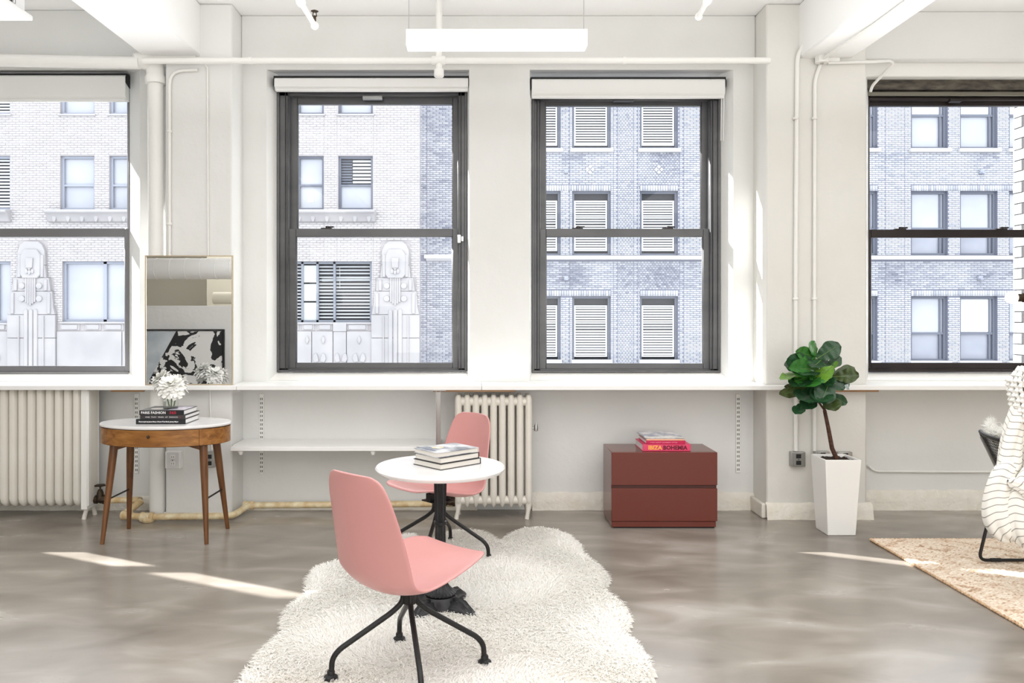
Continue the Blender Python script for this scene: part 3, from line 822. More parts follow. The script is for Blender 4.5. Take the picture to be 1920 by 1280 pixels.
for a, b_, r0, r1, s_ in dwin:
    x0, x1, z0, z1 = lx_(a), lx_(b_), lz_(r1), lz_(r0)
    fm = M['far_frame'] if a > 500 else M['far_frame_light']
    if s_ == 'blinds': fm = mat('dark_grey_window_frame', ext(150, 156, 168), 0.6)
    f = far_frame(db, x0, x1, z0, z1, YL + 0.1, 0.07, fm)
    zm = z0 + (z1 - z0) * 0.46
    if s_ in ('sash', 'vent'): f.box(x0, x1, YL + 0.11, YL + 0.17, zm - 0.03, zm + 0.03)
    if s_ == 'wide':
        xm = x0 + (x1 - x0) * 0.64; f.box(xm - 0.05, xm + 0.05, YL + 0.1, YL + 0.18, z0, z1)
    if s_ == 'blinds':
        for px in (565.5, 594, 626): f.box(lx_(px) - 0.035, lx_(px) + 0.035, YL + 0.1, YL + 0.18, z0, z1)
    w_ = f.build('window', fm, db, smooth=False)
    if s_ == 'sash':
        far_pane(w_, x0, x1, zm, z1, YL + 0.19, M['far_glass']); far_pane(w_, x0, x1, z0, zm, YL + 0.21, M['far_glass'])
        if a == 557 and r0 == 292: far_pane(w_, lx_(574), lx_(586), lz_(378), lz_(361), YL + 0.2, M['far_shade'], 'white_notice')
    elif s_ == 'vent':
        far_pane(w_, x0, x1, z0, zm, YL + 0.19, M['far_glass']); far_pane(w_, x0, x1, zm, z1, YL + 0.25, M['far_dark'])
        slats(w_, x0 + 0.07, x0 + 0.40, zm + 0.06, z1 - 0.08, YL + 0.19, 9, fm); slats(w_, x0 + 0.42, x1 - 0.07, zm + 0.06, z1 - 0.08, YL + 0.18, 7, M['louvre'])
    elif s_ == 'louvre':
        far_pane(w_, x0, x1, z0, z1, YL + 0.3, M['far_dark']); slats(w_, x0 + 0.07, x1 - 0.07, z0 + 0.07, z1 - 0.07, YL + 0.15, 15, M['louvre'])
    elif s_ == 'wide':
        far_pane(w_, x0, xm, z0, z1, YL + 0.19, M['far_glass']); far_pane(w_, xm, x1, z0, z1, YL + 0.19, M['far_glass'])
    else:
        far_pane(w_, x0, x1, z0, z1, YL + 0.36, M['far_dark'])
        for k, (q0, q1) in enumerate(((497, 529), (532, 564), (567, 600))):
            far_pane(w_, lx_(567.5), lx_(593), lz_(q1), lz_(q0), YL + 0.14, mat('frosted_casement', ext(216, 222, 224), 0.5), 'frosted_pane')
        for (q0, q1) in ((543, 565), (595.5, 624.5), (628, 695)):
            slats(w_, lx_(q0), lx_(q1), lz_(598), lz_(497), YL + 0.19, 16, M['far_dark_slat'], drop=(11, 13, 14, 15), thick=0.40)
        p_ = MB(); p_.tube([(lx_(600), YL + 0.3, lz_(524)), (lx_(694), YL + 0.3, lz_(522))], 0.05, 8); p_.tube([(lx_(634), YL + 0.3, lz_(498)), (lx_(634), YL + 0.3, lz_(540))], 0.012, 6); p_.build('lit_ceiling_fixture', M['far_shade'], w_)
    m_ = MB(); m_.box(x0 - 0.05, x1 + 0.05, YL - 0.07, YL + 0.2, z0 - 0.06, z0); m_.build('sill', M['stone_white'], db, bevel=0.01, bseg=1)

# ---- white brick wing of our own building, beyond the right window
wg = thing('brick_wing', 'white painted brick return wall just outside the right window', 'building', (5.5, 7.4, -2))
m_ = MB(); m_.box(5.37, 6.4, YE + 0.02, 8.0, -2, 5); m_.build('wall', mat('wing_mortar', ext(96, 95, 97, 0.3), 0.95), wg, smooth=False)
bme = None
for r in range(44):
    for cidx in range(4):
        y0 = 8.0 - cidx * 0.262 - (0.13 if r % 2 else 0)
        L_ = 0.25
        y1 = y0 - L_
        if cidx == 0 and r % 2: y0, y1 = 8.0, 8.0 - 0.12 ; 
        if bme is None:
            b = MB(); b.box(-0.012, 0.02, -0.125, 0.125, -0.048, 0.048); bo = b.build('brick', M['brick_wing'], None, smooth=False, bevel=0.004, bseg=1); bme = bo
            C.objects.unlink(bo)
        o = bme.copy(); C.objects.link(o); o.name = 'brick'; o.parent = wg
        o.location = Vector((5.37 - 0.001 * (r % 3), (y0 + y1) / 2, 0.3 + r * 0.107)) - wg.location
        if cidx == 0 and r % 2: o.scale = (1, 0.48, 1)
# ------------------------------------------------------------------ pipes, conduits, ceiling things
yp_ = 5.80
pz = ZP(113.5, yp_)
t = thing('heating_pipe', 'long white painted pipe running under the ceiling beams across the top of the window wall', 'pipe', (0, yp_, pz))
m_ = MB(); m_.tube([(XP(268, yp_), yp_, ZP(114, yp_)), (2.12, yp_, ZP(113.5, yp_))], 0.023, 14); m_.build('pipe_run', M['pipe'], t)
m_ = MB(); m_.lathe([(0.03, -0.05), (0.034, -0.04), (0.034, 0.04), (0.03, 0.05)], (XP(822, yp_), yp_, pz), 14, 'x'); m_.build('tee_fitting', M['pipe'], t)
m_ = MB(); m_.tube([(XP(823, yp_), yp_, CEIL), (XP(823, yp_), yp_, ZP(140, yp_))], 0.024, 14); m_.build('drop_pipe', M['pipe'], t)
m_ = MB(); m_.lathe([(0.033, 0.03), (0.036, 0.025), (0.036, -0.02), (0.026, -0.03)], (XP(823, yp_), yp_, ZP(138, yp_)), 14); m_.build('end_cap', M['pipe'], t)
for px in (1170, 470): 
    m_ = MB(); m_.lathe([(0.026, -0.012), (0.028, -0.012), (0.028, 0.012), (0.026, 0.012)], (XP(px, yp_), yp_, pz), 14, 'x'); m_.build('pipe_clip', M['pipe'], t)
yr = 5.93
t = thing('riser_pipe', 'thick white vertical pipe from floor to ceiling in the corner beside the mirror', 'pipe', (XP(293, yr), yr, 0))
m_ = MB(); m_.tube([(XP(296, yr), yr, 0), (XP(292, yr), yr, ZP(146, yr))], 0.058, 20); m_.build('pipe_run', M['pipe'], t)
m_ = MB(); m_.lathe([(0.060, -0.05), (0.076, -0.045), (0.076, 0.0), (0.066, 0.02), (0.066, 0.05)], (XP(292, yr), yr, ZP(146, yr)), 20); m_.build('pipe_collar', M['pipe'], t)
el = round_path([(XP(292, yr), yr, ZP(140, yr)), (XP(290, yr), yr, ZP(116, yr)), (XP(250, 5.85), 5.85, ZP(112, 5.85))], 0.11, 6)
m_ = MB(); m_.tube(el, [0.066] * (len(el) - 1) + [0.05], 18); m_.build('elbow_fitting', M['pipe'], t)
m_ = MB(); m_.tube([(XP(262, 5.85), 5.85, ZP(118, 5.85)), (-8.99, 5.85, ZP(118, 5.85) + 0.12)], 0.045, 16); m_.build('branch_pipe', M['pipe'], t)

def conduit(label, pts, r, rad=0.06, clips=(), name='electric_conduit'):
    t = thing(name, label, 'conduit', tuple(Vector(pts[0])))
    m_ = MB(); m_.tube(round_path(pts, rad), r, 10); m_.build('conduit_run', M['pipe'], t)
    for c in clips:
        k = MB(); k.lathe([(r + 0.005, -0.008), (r + 0.006, -0.006), (r + 0.006, 0.006), (r + 0.005, 0.008)], c, 10); k.build('strap', M['pipe'], t)
    return t
yc = YP - 0.018
conduit('white conduit with a curved top end on the pillar behind the mirror', [PP(371, 131, yc), PP(318, 133, yc), PP(318, 560, yc), PP(318, 735, yc)], 0.012, 0.22, (PP(318, 246, yc), PP(318, 420, yc)))
conduit('thin white cable conduit straight down the left pillar, ending at a socket', [PP(384, 122, yc + 0.006), PP(389, 126, yc + 0.006), PP(391, 640, yc + 0.006), PP(397, 843, yc + 0.006)], 0.0065, 0.03)
conduit('white conduit down the right pillar to the grey socket left of the planter', [PP(1523, 63, 5.80), PP(1495, 100, yc), PP(1492, 500, yc), PP(1492, 845, yc)], 0.016, 0.14, (PP(1492, 222, yc), PP(1492, 560, yc)))
conduit('white conduit from the junction box down behind the potted fig tree', [PP(1538, 122, yc), PP(1528, 150, yc), PP(1527, 500, yc), PP(1527, 845, yc)], 0.014, 0.12, (PP(1527, 222, yc), PP(1527, 560, yc)))
conduit('white conduit along the underside of the right ceiling beam', [PP(1540, 112, YP - 0.06) , Vector((2.56, 5.2, 3.37)), Vector((2.56, -1.0, 3.37))], 0.012, 0.05)
conduit('white conduit bending over the header and down to the right window corner', [PP(1552, 118, yc), PP(1632, 116, yc), PP(1668, 114, YW - 0.15), PP(1676, 118, YW - 0.15), PP(1636, 160, YW - 0.015), PP(1632, 172, YW - 0.012)], 0.011, 0.05)
conduit('white conduit low on the wall under the right window', [PP(1627, 872, YW - 0.015), PP(1640, 883, YW - 0.015), PP(1750, 884, YW - 0.015), (6.5, YW - 0.015, ZP(884, YW))], 0.009, 0.10, ())
j = thing('junction_box', 'small white octagonal junction box under the end of the right ceiling beam', 'junction box', PP(1541, 112, YP - 0.05))
m_ = MB(); m_.lathe([(0.045, -0.025), (0.05, -0.02), (0.05, 0.02), (0.045, 0.028)], PP(1541, 112, YP - 0.05), 8); m_.build('box_body', M['pipe'], j)
m_ = MB(); m_.lathe([(0.012, -0.006), (0.012, 0.0)], PP(1541, 112, YP - 0.05) - Vector((0, 0, 0.026)), 8); m_.build('knockout', M['chrome'], j)
pc = PP(1524, 60, 5.80)
cl = MB(); cl.ball(pc + Vector((-0.03, 0, 0)), 0.012, 10); tag(cl.build('conduit_end_hole', M['black'], loc=tuple(pc)), 'small black round knockout on the right ceiling beam where the conduit starts', 'knockout')

# sprinklers
def sprinkler(label, p_end, p_start, up=True):
    t = thing('sprinkler', label, 'sprinkler', tuple(p_end), 0)
    m_ = MB(); m_.tube([p_start, p_end], 0.016, 12); m_.build('branch_pipe', M['pipe'], t)
    m_ = MB(); m_.ball(p_end, 0.026, 12); m_.build('elbow_fitting', M['pipe'], t)
    if up:
        m_ = MB(); m_.tube([p_end + Vector((0, 0, 0.01)), p_end + Vector((0, 0, 0.06))], 0.009, 8)
        m_.tube([p_end + Vector((-0.012, 0, 0.055)), p_end + Vector((-0.008, 0, 0.085))], 0.003, 6); m_.tube([p_end + Vector((0.012, 0, 0.055)), p_end + Vector((0.008, 0, 0.085))], 0.003, 6)
        m_.build('sprinkler_frame', M['bronze'], t)
        m_ = MB(); m_.lathe([(0.020, 0.085), (0.024, 0.088), (0.006, 0.096)], p_end, 12); m_.build('deflector', M['bronze'], t)
    m_ = MB(); m_.lathe([(0.024, -0.015), (0.027, -0.012), (0.027, 0.012), (0.024, 0.015)], p_start, 12, 'y'); m_.build('coupling', M['pipe'], t)
    return t
sprinkler('sprinkler with a bronze head on the ceiling left of the pendant light', PP(590, 48, 4.9), PP(564, 4, 4.55))
sprinkler('white sprinkler pipe stub on the ceiling right of the pendant light', PP(1310, 31, 5.2), PP(1326, 2, 4.9), up=False)

# pendant light
yl = 5.0
t = thing('pendant_light', 'long white box pendant light hanging on two wires before the windows', 'light', ((XP(761, yl) + XP(1102, yl)) / 2, yl + 0.06, ZP(83, yl)))
x0, x1 = XP(761, yl), XP(1102, yl); zb, zt = ZP(83.5, yl), ZP(54, yl)
m_ = MB(); m_.box(x0, x1, yl, yl + 0.006, zb, zt); m_.box(x0, x1, yl + 0.115, yl + 0.121, zb, zt); m_.box(x0, x0 + 0.006, yl + 0.006, yl + 0.115, zb, zt); m_.box(x1 - 0.006, x1, yl + 0.006, yl + 0.115, zb, zt); m_.box(x0 + 0.006, x1 - 0.006, yl + 0.006, yl + 0.115, zt - 0.006, zt)
m_.build('housing', M['lamp_body'], t, smooth=False)
m_ = MB(); m_.box(x0 + 0.006, x1 - 0.006, yl + 0.004, yl + 0.117, zb - 0.004, zb + 0.012); m_.build('diffuser', M['diffuser'], t, smooth=False)
for px in (765, 1097):
    m_ = MB(); m_.tube([(XP(px, yl), yl + 0.06, zt), (XP(px, yl), yl + 0.06, CEIL)], 0.0022, 6); m_.build('suspension_wire', M['wire'], t)

# air conditioning grille box, top left
ya = 4.6
t = thing('air_vent', 'white boxed air grille at the top left corner of the ceiling', 'air vent', (-2.85, ya, 3.3))
xa1 = XP(47, ya); za0 = ZP(36, ya); 
m_ = MB(); m_.box(-3.6, xa1, ya - 1.2, ya, za0 + 0.03, za0 + 0.14); m_.box(-3.6, xa1 + 0.03, ya - 1.2, ya + 0.03, za0, za0 + 0.03); m_.box(-3.6, xa1 - 0.03, ya - 1.17, ya - 0.04, za0 + 0.14, CEIL); m_.build('housing', M['lamp_body'], t, bevel=0.006)
m_ = MB(); m_.box(xa1, xa1 + 0.004, ya - 0.8, ya - 0.10, za0 + 0.05, za0 + 0.13); m_.build('grille_opening', M['slot'], t, smooth=False)
for k in range(9):
    m_ = MB(); y0 = ya - 0.12 - k * 0.07; m_.box(xa1 + 0.002, xa1 + 0.012, y0 - 0.012, y0, za0 + 0.045, za0 + 0.135); m_.build('grille_bar', M['lamp_body'], t, smooth=False)

# ------------------------------------------------------------------ window shelf in four boards, lower shelf, uprights
ysf = 5.80
def shelf(label, px0, px1, zt=0.986, th=0.032, y0=ysf, y1=YW, extra_left=None):
    x0 = XP(px0, y0) if extra_left is None else extra_left
    x1 = XP(px1, y0)
    m_ = MB()
    m_.box(x0, x1, y0, y1, zt - th, zt)
    return tag(m_.build('window_shelf', M['shelf'], bevel=0.004), label, 'shelf', 'boards of the long window shelf')
def shelf_poly(label, x0, x1):
    """board notched around the pillar behind it"""
    pts = []
    pil = [(-2.297 - 0.002, -1.806 + 0.002), (2.128 - 0.002, 2.867 + 0.002)]
    back = [(x0, YW - 0.002)]
    for a, b in pil:
        if b < x0 or a > x1: continue
        if a > x0 and a < 0: back += [(-2.447, YW - 0.002), (-2.447, 5.867), (-2.3005, 5.867), (-2.3005, YP - 0.014)]   # cut out round the riser
        elif a > x0: back += [(a, YW - 0.002), (a, YP - 0.014)]
        else: back = [(x0, YP - 0.014)]
        if b < x1: back += [(b, YP - 0.014), (b, YW - 0.002)]
        else: back += [(x1, YP - 0.014)]
    if back[-1][0] != x1: back.append((x1, YW - 0.002))
    m_ = MB(); m_.prism([(x0, ysf), (x1, ysf)] + back[::-1], 'z', 0.954, 0.986)
    return tag(m_.build('window_shelf', M['shelf'], bevel=0.003), label, 'shelf', 'boards of the long window shelf')
shelf_poly('white shelf board under the far left window, carrying the mirror', -9, XP(443, ysf) - 0.001)
shelf_poly('white shelf board under the window with the carved stone figure', XP(443, ysf) + 0.001, XP(903, ysf) - 0.001)
shelf_poly('white shelf board under the window with the louvred view', XP(903, ysf) + 0.001, 2.45)
shelf_poly('white shelf board under the right window, behind the fig tree', 2.453, 9)
for lab, px0, px1 in (('brown raw wood strip under the shelf above the walnut table', 207, 268), ('brown raw wood strip under the shelf above the middle radiator', 812, 966), ('brown raw wood strip under the shelf beside the fig tree', 1560, 1648)):
    m_ = MB(); m_.box(XP(px0, 5.83), XP(px1, 5.83), 5.83, 5.868 if px0 != 812 else 5.85, 0.938, 0.9535); tag(m_.build('wood_strip', M['raw_wood'], bevel=0.002), lab, 'wood strip')
t = thing('lower_shelf', 'low white shelf board along the wall between the walnut table and the middle radiator', 'shelf', (-1.0, 5.95, 0.52))
m_ = MB(); m_.box(XP(432, 5.8), -0.275, 5.80, YP - 0.005, 0.512, 0.543); m_.box(-1.80, -0.275, YP - 0.005, YW - 0.003, 0.512, 0.543); m_.build('shelf_board', M['shelf'], t, bevel=0.003)
for px in (453, 700):
    m_ = MB(); x = XP(px, 5.85); m_.prism([(5.84, 0.511), (YW - 0.004, 0.511), (YW - 0.004, 0.47), (5.86, 0.502)], 'x', x - 0.006, x + 0.006); m_.build('bracket', M['white_gloss'], t)
    m_ = MB(); m_.lathe([(0.012, -0.03), (0.02, -0.01), (0.02, 0.0)], (x, 5.83, 0.511), 10); m_.build('bracket_knob', M['white_gloss'], t)
t = thing('shelf_post', 'thin grey metal post with a flat top plate under the shelf left of the radiator', 'post', (XP(822, 5.82), 5.83, 0.543))
x = XP(822, 5.82)
m_ = MB(); m_.box(x - 0.018, x - 0.014, 5.822, 5.85, 0.5435, 0.948); m_.box(x + 0.012, x + 0.016, 5.822, 5.85, 0.5435, 0.948); m_.box(x - 0.014, x + 0.012, 5.842, 5.848, 0.5435, 0.948); m_.build('post_channel', M['chrome'], t, smooth=False)
m_ = MB(); m_.box(x - 0.055, x + 0.055, 5.81, 5.86, 0.947, 0.953); m_.build('top_plate', M['chrome'], t, smooth=False)
def standard(label, px, zt, zb, y=YW):
    x = XP(px, y)
    t = thing('shelf_track', label, 'shelf track', (x, y - 0.012, zb), 0, 'slotted shelf tracks on the window wall')
    m_ = MB(); m_.box(x - 0.016, x + 0.016, y - 0.014, y - 0.0015, zb, zt); m_.build('track', M['white_gloss'], t, bevel=0.002)
    m_ = MB(); n = int((zt - zb) / 0.034)
    for k in range(n):
        z = zb + 0.015 + k * (zt - zb - 0.03) / n
        for dx in (-0.008, 0.004):
            m_.box(x + dx, x + dx + 0.005, y - 0.0152, y - 0.012, z, z + 0.018)
    m_.build('slots', M['slot'], t, smooth=False)
standard('white slotted shelf track behind the walnut table', 257, ZP(738, YW), ZP(886, YW))
standard('white slotted shelf track crossing the low wall shelf', 491, ZP(738, YW), ZP(888, YW))
standard('white slotted shelf track on the wall right of the terracotta cabinet', 1383, ZP(738, YW), ZP(885, YW))

# ------------------------------------------------------------------ radiators
def rad_section(w, z0, z1, y0, y1, wide):
    """one cast section: front and rear columns with a flat web, rounded feet and crowns"""
    b = MB()
    d = (y1 - y0)
    def col(yc_, r, zb_, zt_):
        prof = [(r * 0.12, zb_), (r * 0.62, zb_ + 0.018), (r * 0.95, zb_ + 0.055), (r, zb_ + 0.10), (r, zt_ - 0.06), (r * 0.95, zt_ - 0.025), (r * 0.6, zt_ - 0.004), (r * 0.1, zt_)]
        b.lathe(prof, (0, yc_, 0), 14, sx=1.0, sy=1.25)
    r = w / 2
    if wide:                                       # slab section: softly rounded front, pointed foot
        out = []
        for z, kx, ky in ((z0, 0.15, 0.3), (z0 + 0.012, 0.55, 0.62), (z0 + 0.035, 0.88, 0.9), (z0 + 0.07, 1.0, 1.0), (z1 - 0.012, 1.0, 1.0), (z1, 0.9, 0.96)):
            ring = []
            for k in range(20):
                a = 2 * PI * k / 20
                cx_, sy_ = math.cos(a), math.sin(a)
                ring.append((r * kx * math.copysign(abs(cx_) ** 0.55, cx_), (y1 - y0) / 2 * ky * math.copysign(abs(sy_) ** 0.55, sy_) * (1 - 0.10 * abs(cx_) ** 2), z))
            out.append(ring + [ring[0]])
        b.grid(out); bmesh.ops.remove_doubles(b.bm, verts=b.bm.verts[:], dist=1e-6); bmesh.ops.holes_fill(b.bm, edges=b.bm.edges[:])
        return b
    col(y0 + r * 1.25, r, z0, z1)
    col(y1 - r * 1.25, r, z0, z1)
    if wide:
        pass
    else:
        b.box(-r * 0.5, r * 0.5, y0 + r * 1.1, y1 - r * 1.1, z1 - 0.07, z1 - 0.02)
        b.box(-r * 0.5, r * 0.5, y0 + r * 1.1, y1 - r * 1.1, z0 + 0.04, z0 + 0.11)
    return b
def leg_mesh(y0, y1, ztop):
    b = MB()
    for y, s in ((y0 + 0.035, -1),):
        b.tube([(0, y, ztop + 0.03), (0, y, ztop - 0.01), (-0.004, y + s * 0.006, 0.055), (-0.012, y + s * 0.012, 0.02), (-0.014, y + s * 0.014, 0.0)], [0.026, 0.025, 0.015, 0.016, 0.017], 12)
    return b
def radiator(label, cx, n, pitch, w, y0, y1, z0, z1, wide, flare, hubs):
    t = thing('radiator', label, 'radiator', (cx, (y0 + y1) / 2, 0))
    ym = (y0 + y1) / 2
    proto = rad_section(w, z0, z1, y0 - ym, y1 - ym, wide).build('section', M['radiator'], t, world=False)
    proto.location = (-(n - 1) / 2 * pitch, 0, 0)
    for k in range(1, n): link_copy(proto, 'section', t, loc=((k - (n - 1) / 2) * pitch, 0, 0))
    L_ = (n - 1) * pitch / 2
    for zz in hubs:
        b = MB()
        for k in range(n - 1):
            x = (k - (n - 1) / 2) * pitch
            b.lathe([(0.030, 0.0), (0.034, 0.006), (0.034, pitch - 0.006), (0.030, pitch)], (x, -(y1 - y0) / 4, zz), 12, 'x')
        b.build('section_nipples', M['radiator'], t, world=False)
    lg = leg_mesh(y0 - ym, y1 - ym, z0 + 0.03).build('leg', M['radiator'], t, world=False); lg.location = (L_, 0, 0)
    link_copy(lg, 'leg', t, loc=(-L_, 0, 0))
    for s in (-1, 1): link_copy(lg, 'leg', t, loc=(s * L_ - 0.014, 0, 0), rot=(0, 0, PI))
    return t
pitch = 17.1 / F * 5.86
r1x = XP(152, 5.86)
rad1 = radiator('wide cream cast iron radiator under the far left window, its sections close together', r1x - 9.5 * pitch + 0.03, 20, pitch, pitch * 0.97, 5.85, 6.03, 0.085, 0.951, True, 0, ())
# its bright end section with recessed panel
b = MB(); b.box(r1x + 0.003, r1x + 0.052, 5.846, 6.02, 0.075, 0.951); b.box(r1x + 0.047, r1x + 0.060, 5.852, 5.895, 0.10, 0.945); b.box(r1x + 0.047, r1x + 0.060, 5.975, 6.016, 0.10, 0.945); b.box(r1x + 0.047, r1x + 0.058, 5.895, 5.975, 0.84, 0.945); b.box(r1x + 0.047, r1x + 0.058, 5.895, 5.975, 0.10, 0.22)
b.build('end_section', M['white_gloss'], rad1, bevel=0.014, label='bright white end section')
rad2 = radiator('cream cast iron column radiator with gaps between its columns behind the pink chair', XP(925.5, 5.86), 9, 16.55 / F * 5.86, 0.052, 5.855, 6.04, 0.085, 0.915, False, 0, (0.862, 0.135))
b = MB(); p = PP(1005, 802, 5.93); b.lathe([(0.006, -0.025), (0.016, -0.02), (0.017, 0.0), (0.012, 0.02), (0.003, 0.042)], p, 12); b.tube([p, p + Vector((-0.045, 0, -0.004))], 0.006, 8); b.build('air_valve', M['chrome'], rad2, label='small bullet shaped steel air valve')
def valve(root, p, s=1, up=True):
    b = MB()
    b.lathe([(0.026, -0.05), (0.032, -0.045), (0.032, -0.02), (0.024, -0.015), (0.03, 0.0), (0.03, 0.02), (0.036, 0.024), (0.036, 0.045), (0.03, 0.05)], p, 8, 'x')
    b.tube([p, p + Vector((0, 0, 0.05)), p + Vector((0, 0, 0.075))], [0.028, 0.024, 0.014], 10)
    b.lathe([(0.018, 0.05), (0.02, 0.052), (0.02, 0.066), (0.014, 0.07)], p, 6)
    v = b.build('valve', M['bronze'], root, label='dark bronze valve')
    if up:
        h = MB(); h.tube([p + Vector((0, 0, 0.07)), p + Vector((0, 0, 0.10))], 0.006, 8); h.lathe([(0.010, 0.098), (0.036, 0.1), (0.036, 0.11), (0.01, 0.112)], p, 10, flute=0.12, nfl=5); h.build('handwheel', M['bronze'], v)
valve(rad1, PP(188, 936, 5.95))
b = MB(); b.tube([PP(172, 936, 5.95), PP(181, 936, 5.95)], 0.028, 10); b.build('valve_tail', M['radiator'], rad1)
valve(rad2, PP(843, 940, 5.95), up=False)

# floor pipes
def fpipe(label, pts, r, mat_, rad, fittings=()):
    t = thing('floor_pipe', label, 'pipe', tuple(Vector(pts[0])))
    m_ = MB(); m_.tube(round_path(pts, rad), r, 14); m_.build('pipe_run', mat_, t)
    for (p, ax, rr, l) in fittings:
        k = MB(); k.lathe([(rr * 0.86, -l), (rr, -l * 0.85), (rr, -l * 0.5), (rr * 0.9, -l * 0.4), (rr * 0.9, l * 0.4), (rr, l * 0.5), (rr, l * 0.85), (rr * 0.86, l)], p, 14, ax); k.build('pipe_fitting', mat_, t)
    return t
q1, q2, q3 = PP(268, 969, 5.80), PP(436, 967, 5.80), PP(466, 947, 6.06)
fpipe('yellowed pipe along the floor behind the walnut table legs', [PP(232, 966, 5.80), q1, q2, q3 + Vector((0, 0, 0)), PP(850, 944, 6.06)], 0.024, M['pipe_cream'], 0.07, ((q1 + Vector((0.03, 0, 0)), 'x', 0.036, 0.05), (PP(238, 966, 5.80), 'x', 0.034, 0.04), (PP(466, 947, 6.06), 'x', 0.034, 0.04)))
fpipe('short cream pipe from the left radiator valve to the riser corner', [PP(196, 938, 5.95), PP(255, 937, 5.95), PP(262, 936, 6.08)], 0.022, M['pipe_cream'], 0.04, ())
fpipe('short slanting cream pipe beside the base of the thick riser', [PP(236, 962, 5.83), PP(264, 940, 5.98)], 0.026, M['pipe_cream'], 0.02, ())
b = MB(); p = PP(278, 976, 5.80); b.lathe([(0.042, -0.035), (0.046, -0.02), (0.036, 0.0), (0.03, 0.02)], (p.x, p.y, 0.037), 12); tag(b.build('floor_flange', M['pipe_cream'], loc=tuple(p)), 'yellowed pipe foot under the tee of the floor pipe', 'pipe fitting')

# sockets
def socket(label, pc, w, h, d, plate, dark=False):
    t = thing('wall_socket', label, 'socket', tuple(pc))
    m_ = MB(); m_.box(pc.x - w / 2, pc.x + w / 2, pc.y - d, pc.y + 0.003, pc.z - h / 2, pc.z + h / 2); m_.build('back_box', M['chrome'] if dark else M['white_gloss'], t, bevel=0.004)
    m_ = MB(); m_.box(pc.x - w * 0.36, pc.x + w * 0.36, pc.y - d - 0.004, pc.y - d + 0.001, pc.z - h * 0.46, pc.z + h * 0.46); pl_ = m_.build('face_plate', plate, t, bevel=0.002)
    for s in (-1, 1):
        m_ = MB(); m_.box(pc.x - 0.018, pc.x + 0.018, pc.y - d - 0.007, pc.y - d - 0.003, pc.z + s * 0.024 - 0.015, pc.z + s * 0.024 + 0.015); o_ = m_.build('outlet', M['black'] if dark else M['white_gloss'], t, bevel=0.003)
        m_ = MB()
        for dx in (-0.008, 0.006): m_.box(pc.x + dx, pc.x + dx + 0.003, pc.y - d - 0.0078, pc.y - d - 0.006, pc.z + s * 0.024 - 0.006, pc.z + s * 0.024 + 0.006)
        m_.build('outlet_slots', M['slot'], o_, smooth=False)
    m_ = MB(); m_.lathe([(0.004, -0.002), (0.004, 0.0)], (pc.x, pc.y - d - 0.005, pc.z), 8, 'y'); m_.build('screw', M['slot'], t)
socket('white surface socket on the pillar under the walnut table', PP(329, 860, YP), 0.115, 0.125, 0.05, M['lamp_body'])
socket('half hidden socket with black outlets behind the right leg of the walnut table', PP(396, 860, YP), 0.07, 0.115, 0.04, M['chrome'], True)
socket('grey metal socket box on the wall left of the white planter', PP(1492.5, 859, YP), 0.105, 0.108, 0.045, M['chrome'], True)
socket('grey metal socket box behind the left rear rim of the planter', PP(1538, 856, YP), 0.105, 0.09, 0.045, M['chrome'], True)
socket('grey metal socket box behind the right rear rim of the planter', PP(1580, 857, YP), 0.105, 0.09, 0.045, M['chrome'], True)

# ------------------------------------------------------------------ mirror on the shelf
ym = 5.845
t = thing('wall_mirror', 'rectangular mirror in a thin champagne frame standing on the window shelf', 'mirror', ((XP(272, ym) + XP(436, ym)) / 2, ym, 0.986))
x0, x1, z0, z1 = XP(271.5, ym), XP(436, ym), 0.9865, ZP(478.5, ym)
m_ = MB(); fw = 0.008
m_.box(x0, x0 + fw, ym, ym + 0.02, z0, z1); m_.box(x1 - fw, x1, ym, ym + 0.02, z0, z1); m_.box(x0 + fw, x1 - fw, ym, ym + 0.02, z0, z0 + fw); m_.box(x0 + fw, x1 - fw, ym, ym + 0.02, z1 - fw, z1)
m_.build('mirror_frame', M['gold'], t, bevel=0.001, bseg=1)
m_ = MB(); m_.box(x0 + fw, x1 - fw, ym + 0.006, ym + 0.018, z0 + fw, z1 - fw); m_.build('mirror_glass', M['mirror'], t, smooth=False)

# what the mirror shows: painting against the partition, ducts overhead
am = bpy.data.materials.new('abstract_ink_painting'); am.use_nodes = True
nt = am.node_tree; bb = nt.nodes['Principled BSDF']; L = nt.links
tc = nt.nodes.new('ShaderNodeTexCoord')
mp = nt.nodes.new('ShaderNodeMapping'); mp.inputs['Scale'].default_value = (1.5, 1, 1.5); L.new(tc.outputs['Object'], mp.inputs[0])
n1 = nt.nodes.new('ShaderNodeTexNoise'); n1.inputs['Scale'].default_value = 1.9; n1.inputs['Detail'].default_value = 9; n1.inputs['Distortion'].default_value = 1.6; L.new(mp.outputs[0], n1.inputs['Vector'])
r1 = nt.nodes.new('ShaderNodeValToRGB'); r1.color_ramp.interpolation = 'CONSTANT'
r1.color_ramp.elements[0].color = srgb(40, 40, 42); r1.color_ramp.elements[1].position = 0.50; r1.color_ramp.elements[1].color = srgb(238, 238, 236)
L.new(n1.outputs['Fac'], r1.inputs[0])
n2 = nt.nodes.new('ShaderNodeTexNoise'); n2.inputs['Scale'].default_value = 1.2; n2.inputs['Detail'].default_value = 5; L.new(mp.outputs[0], n2.inputs['Vector'])
r2 = nt.nodes.new('ShaderNodeValToRGB'); r2.color_ramp.elements[0].position = 0.35; r2.color_ramp.elements[0].color = srgb(170, 184, 194); r2.color_ramp.elements[1].position = 0.7; r2.color_ramp.elements[1].color = srgb(226, 232, 236)
L.new(n2.outputs['Fac'], r2.inputs[0])
sx = nt.nodes.new('ShaderNodeSeparateXYZ'); L.new(tc.outputs['Object'], sx.inputs[0])
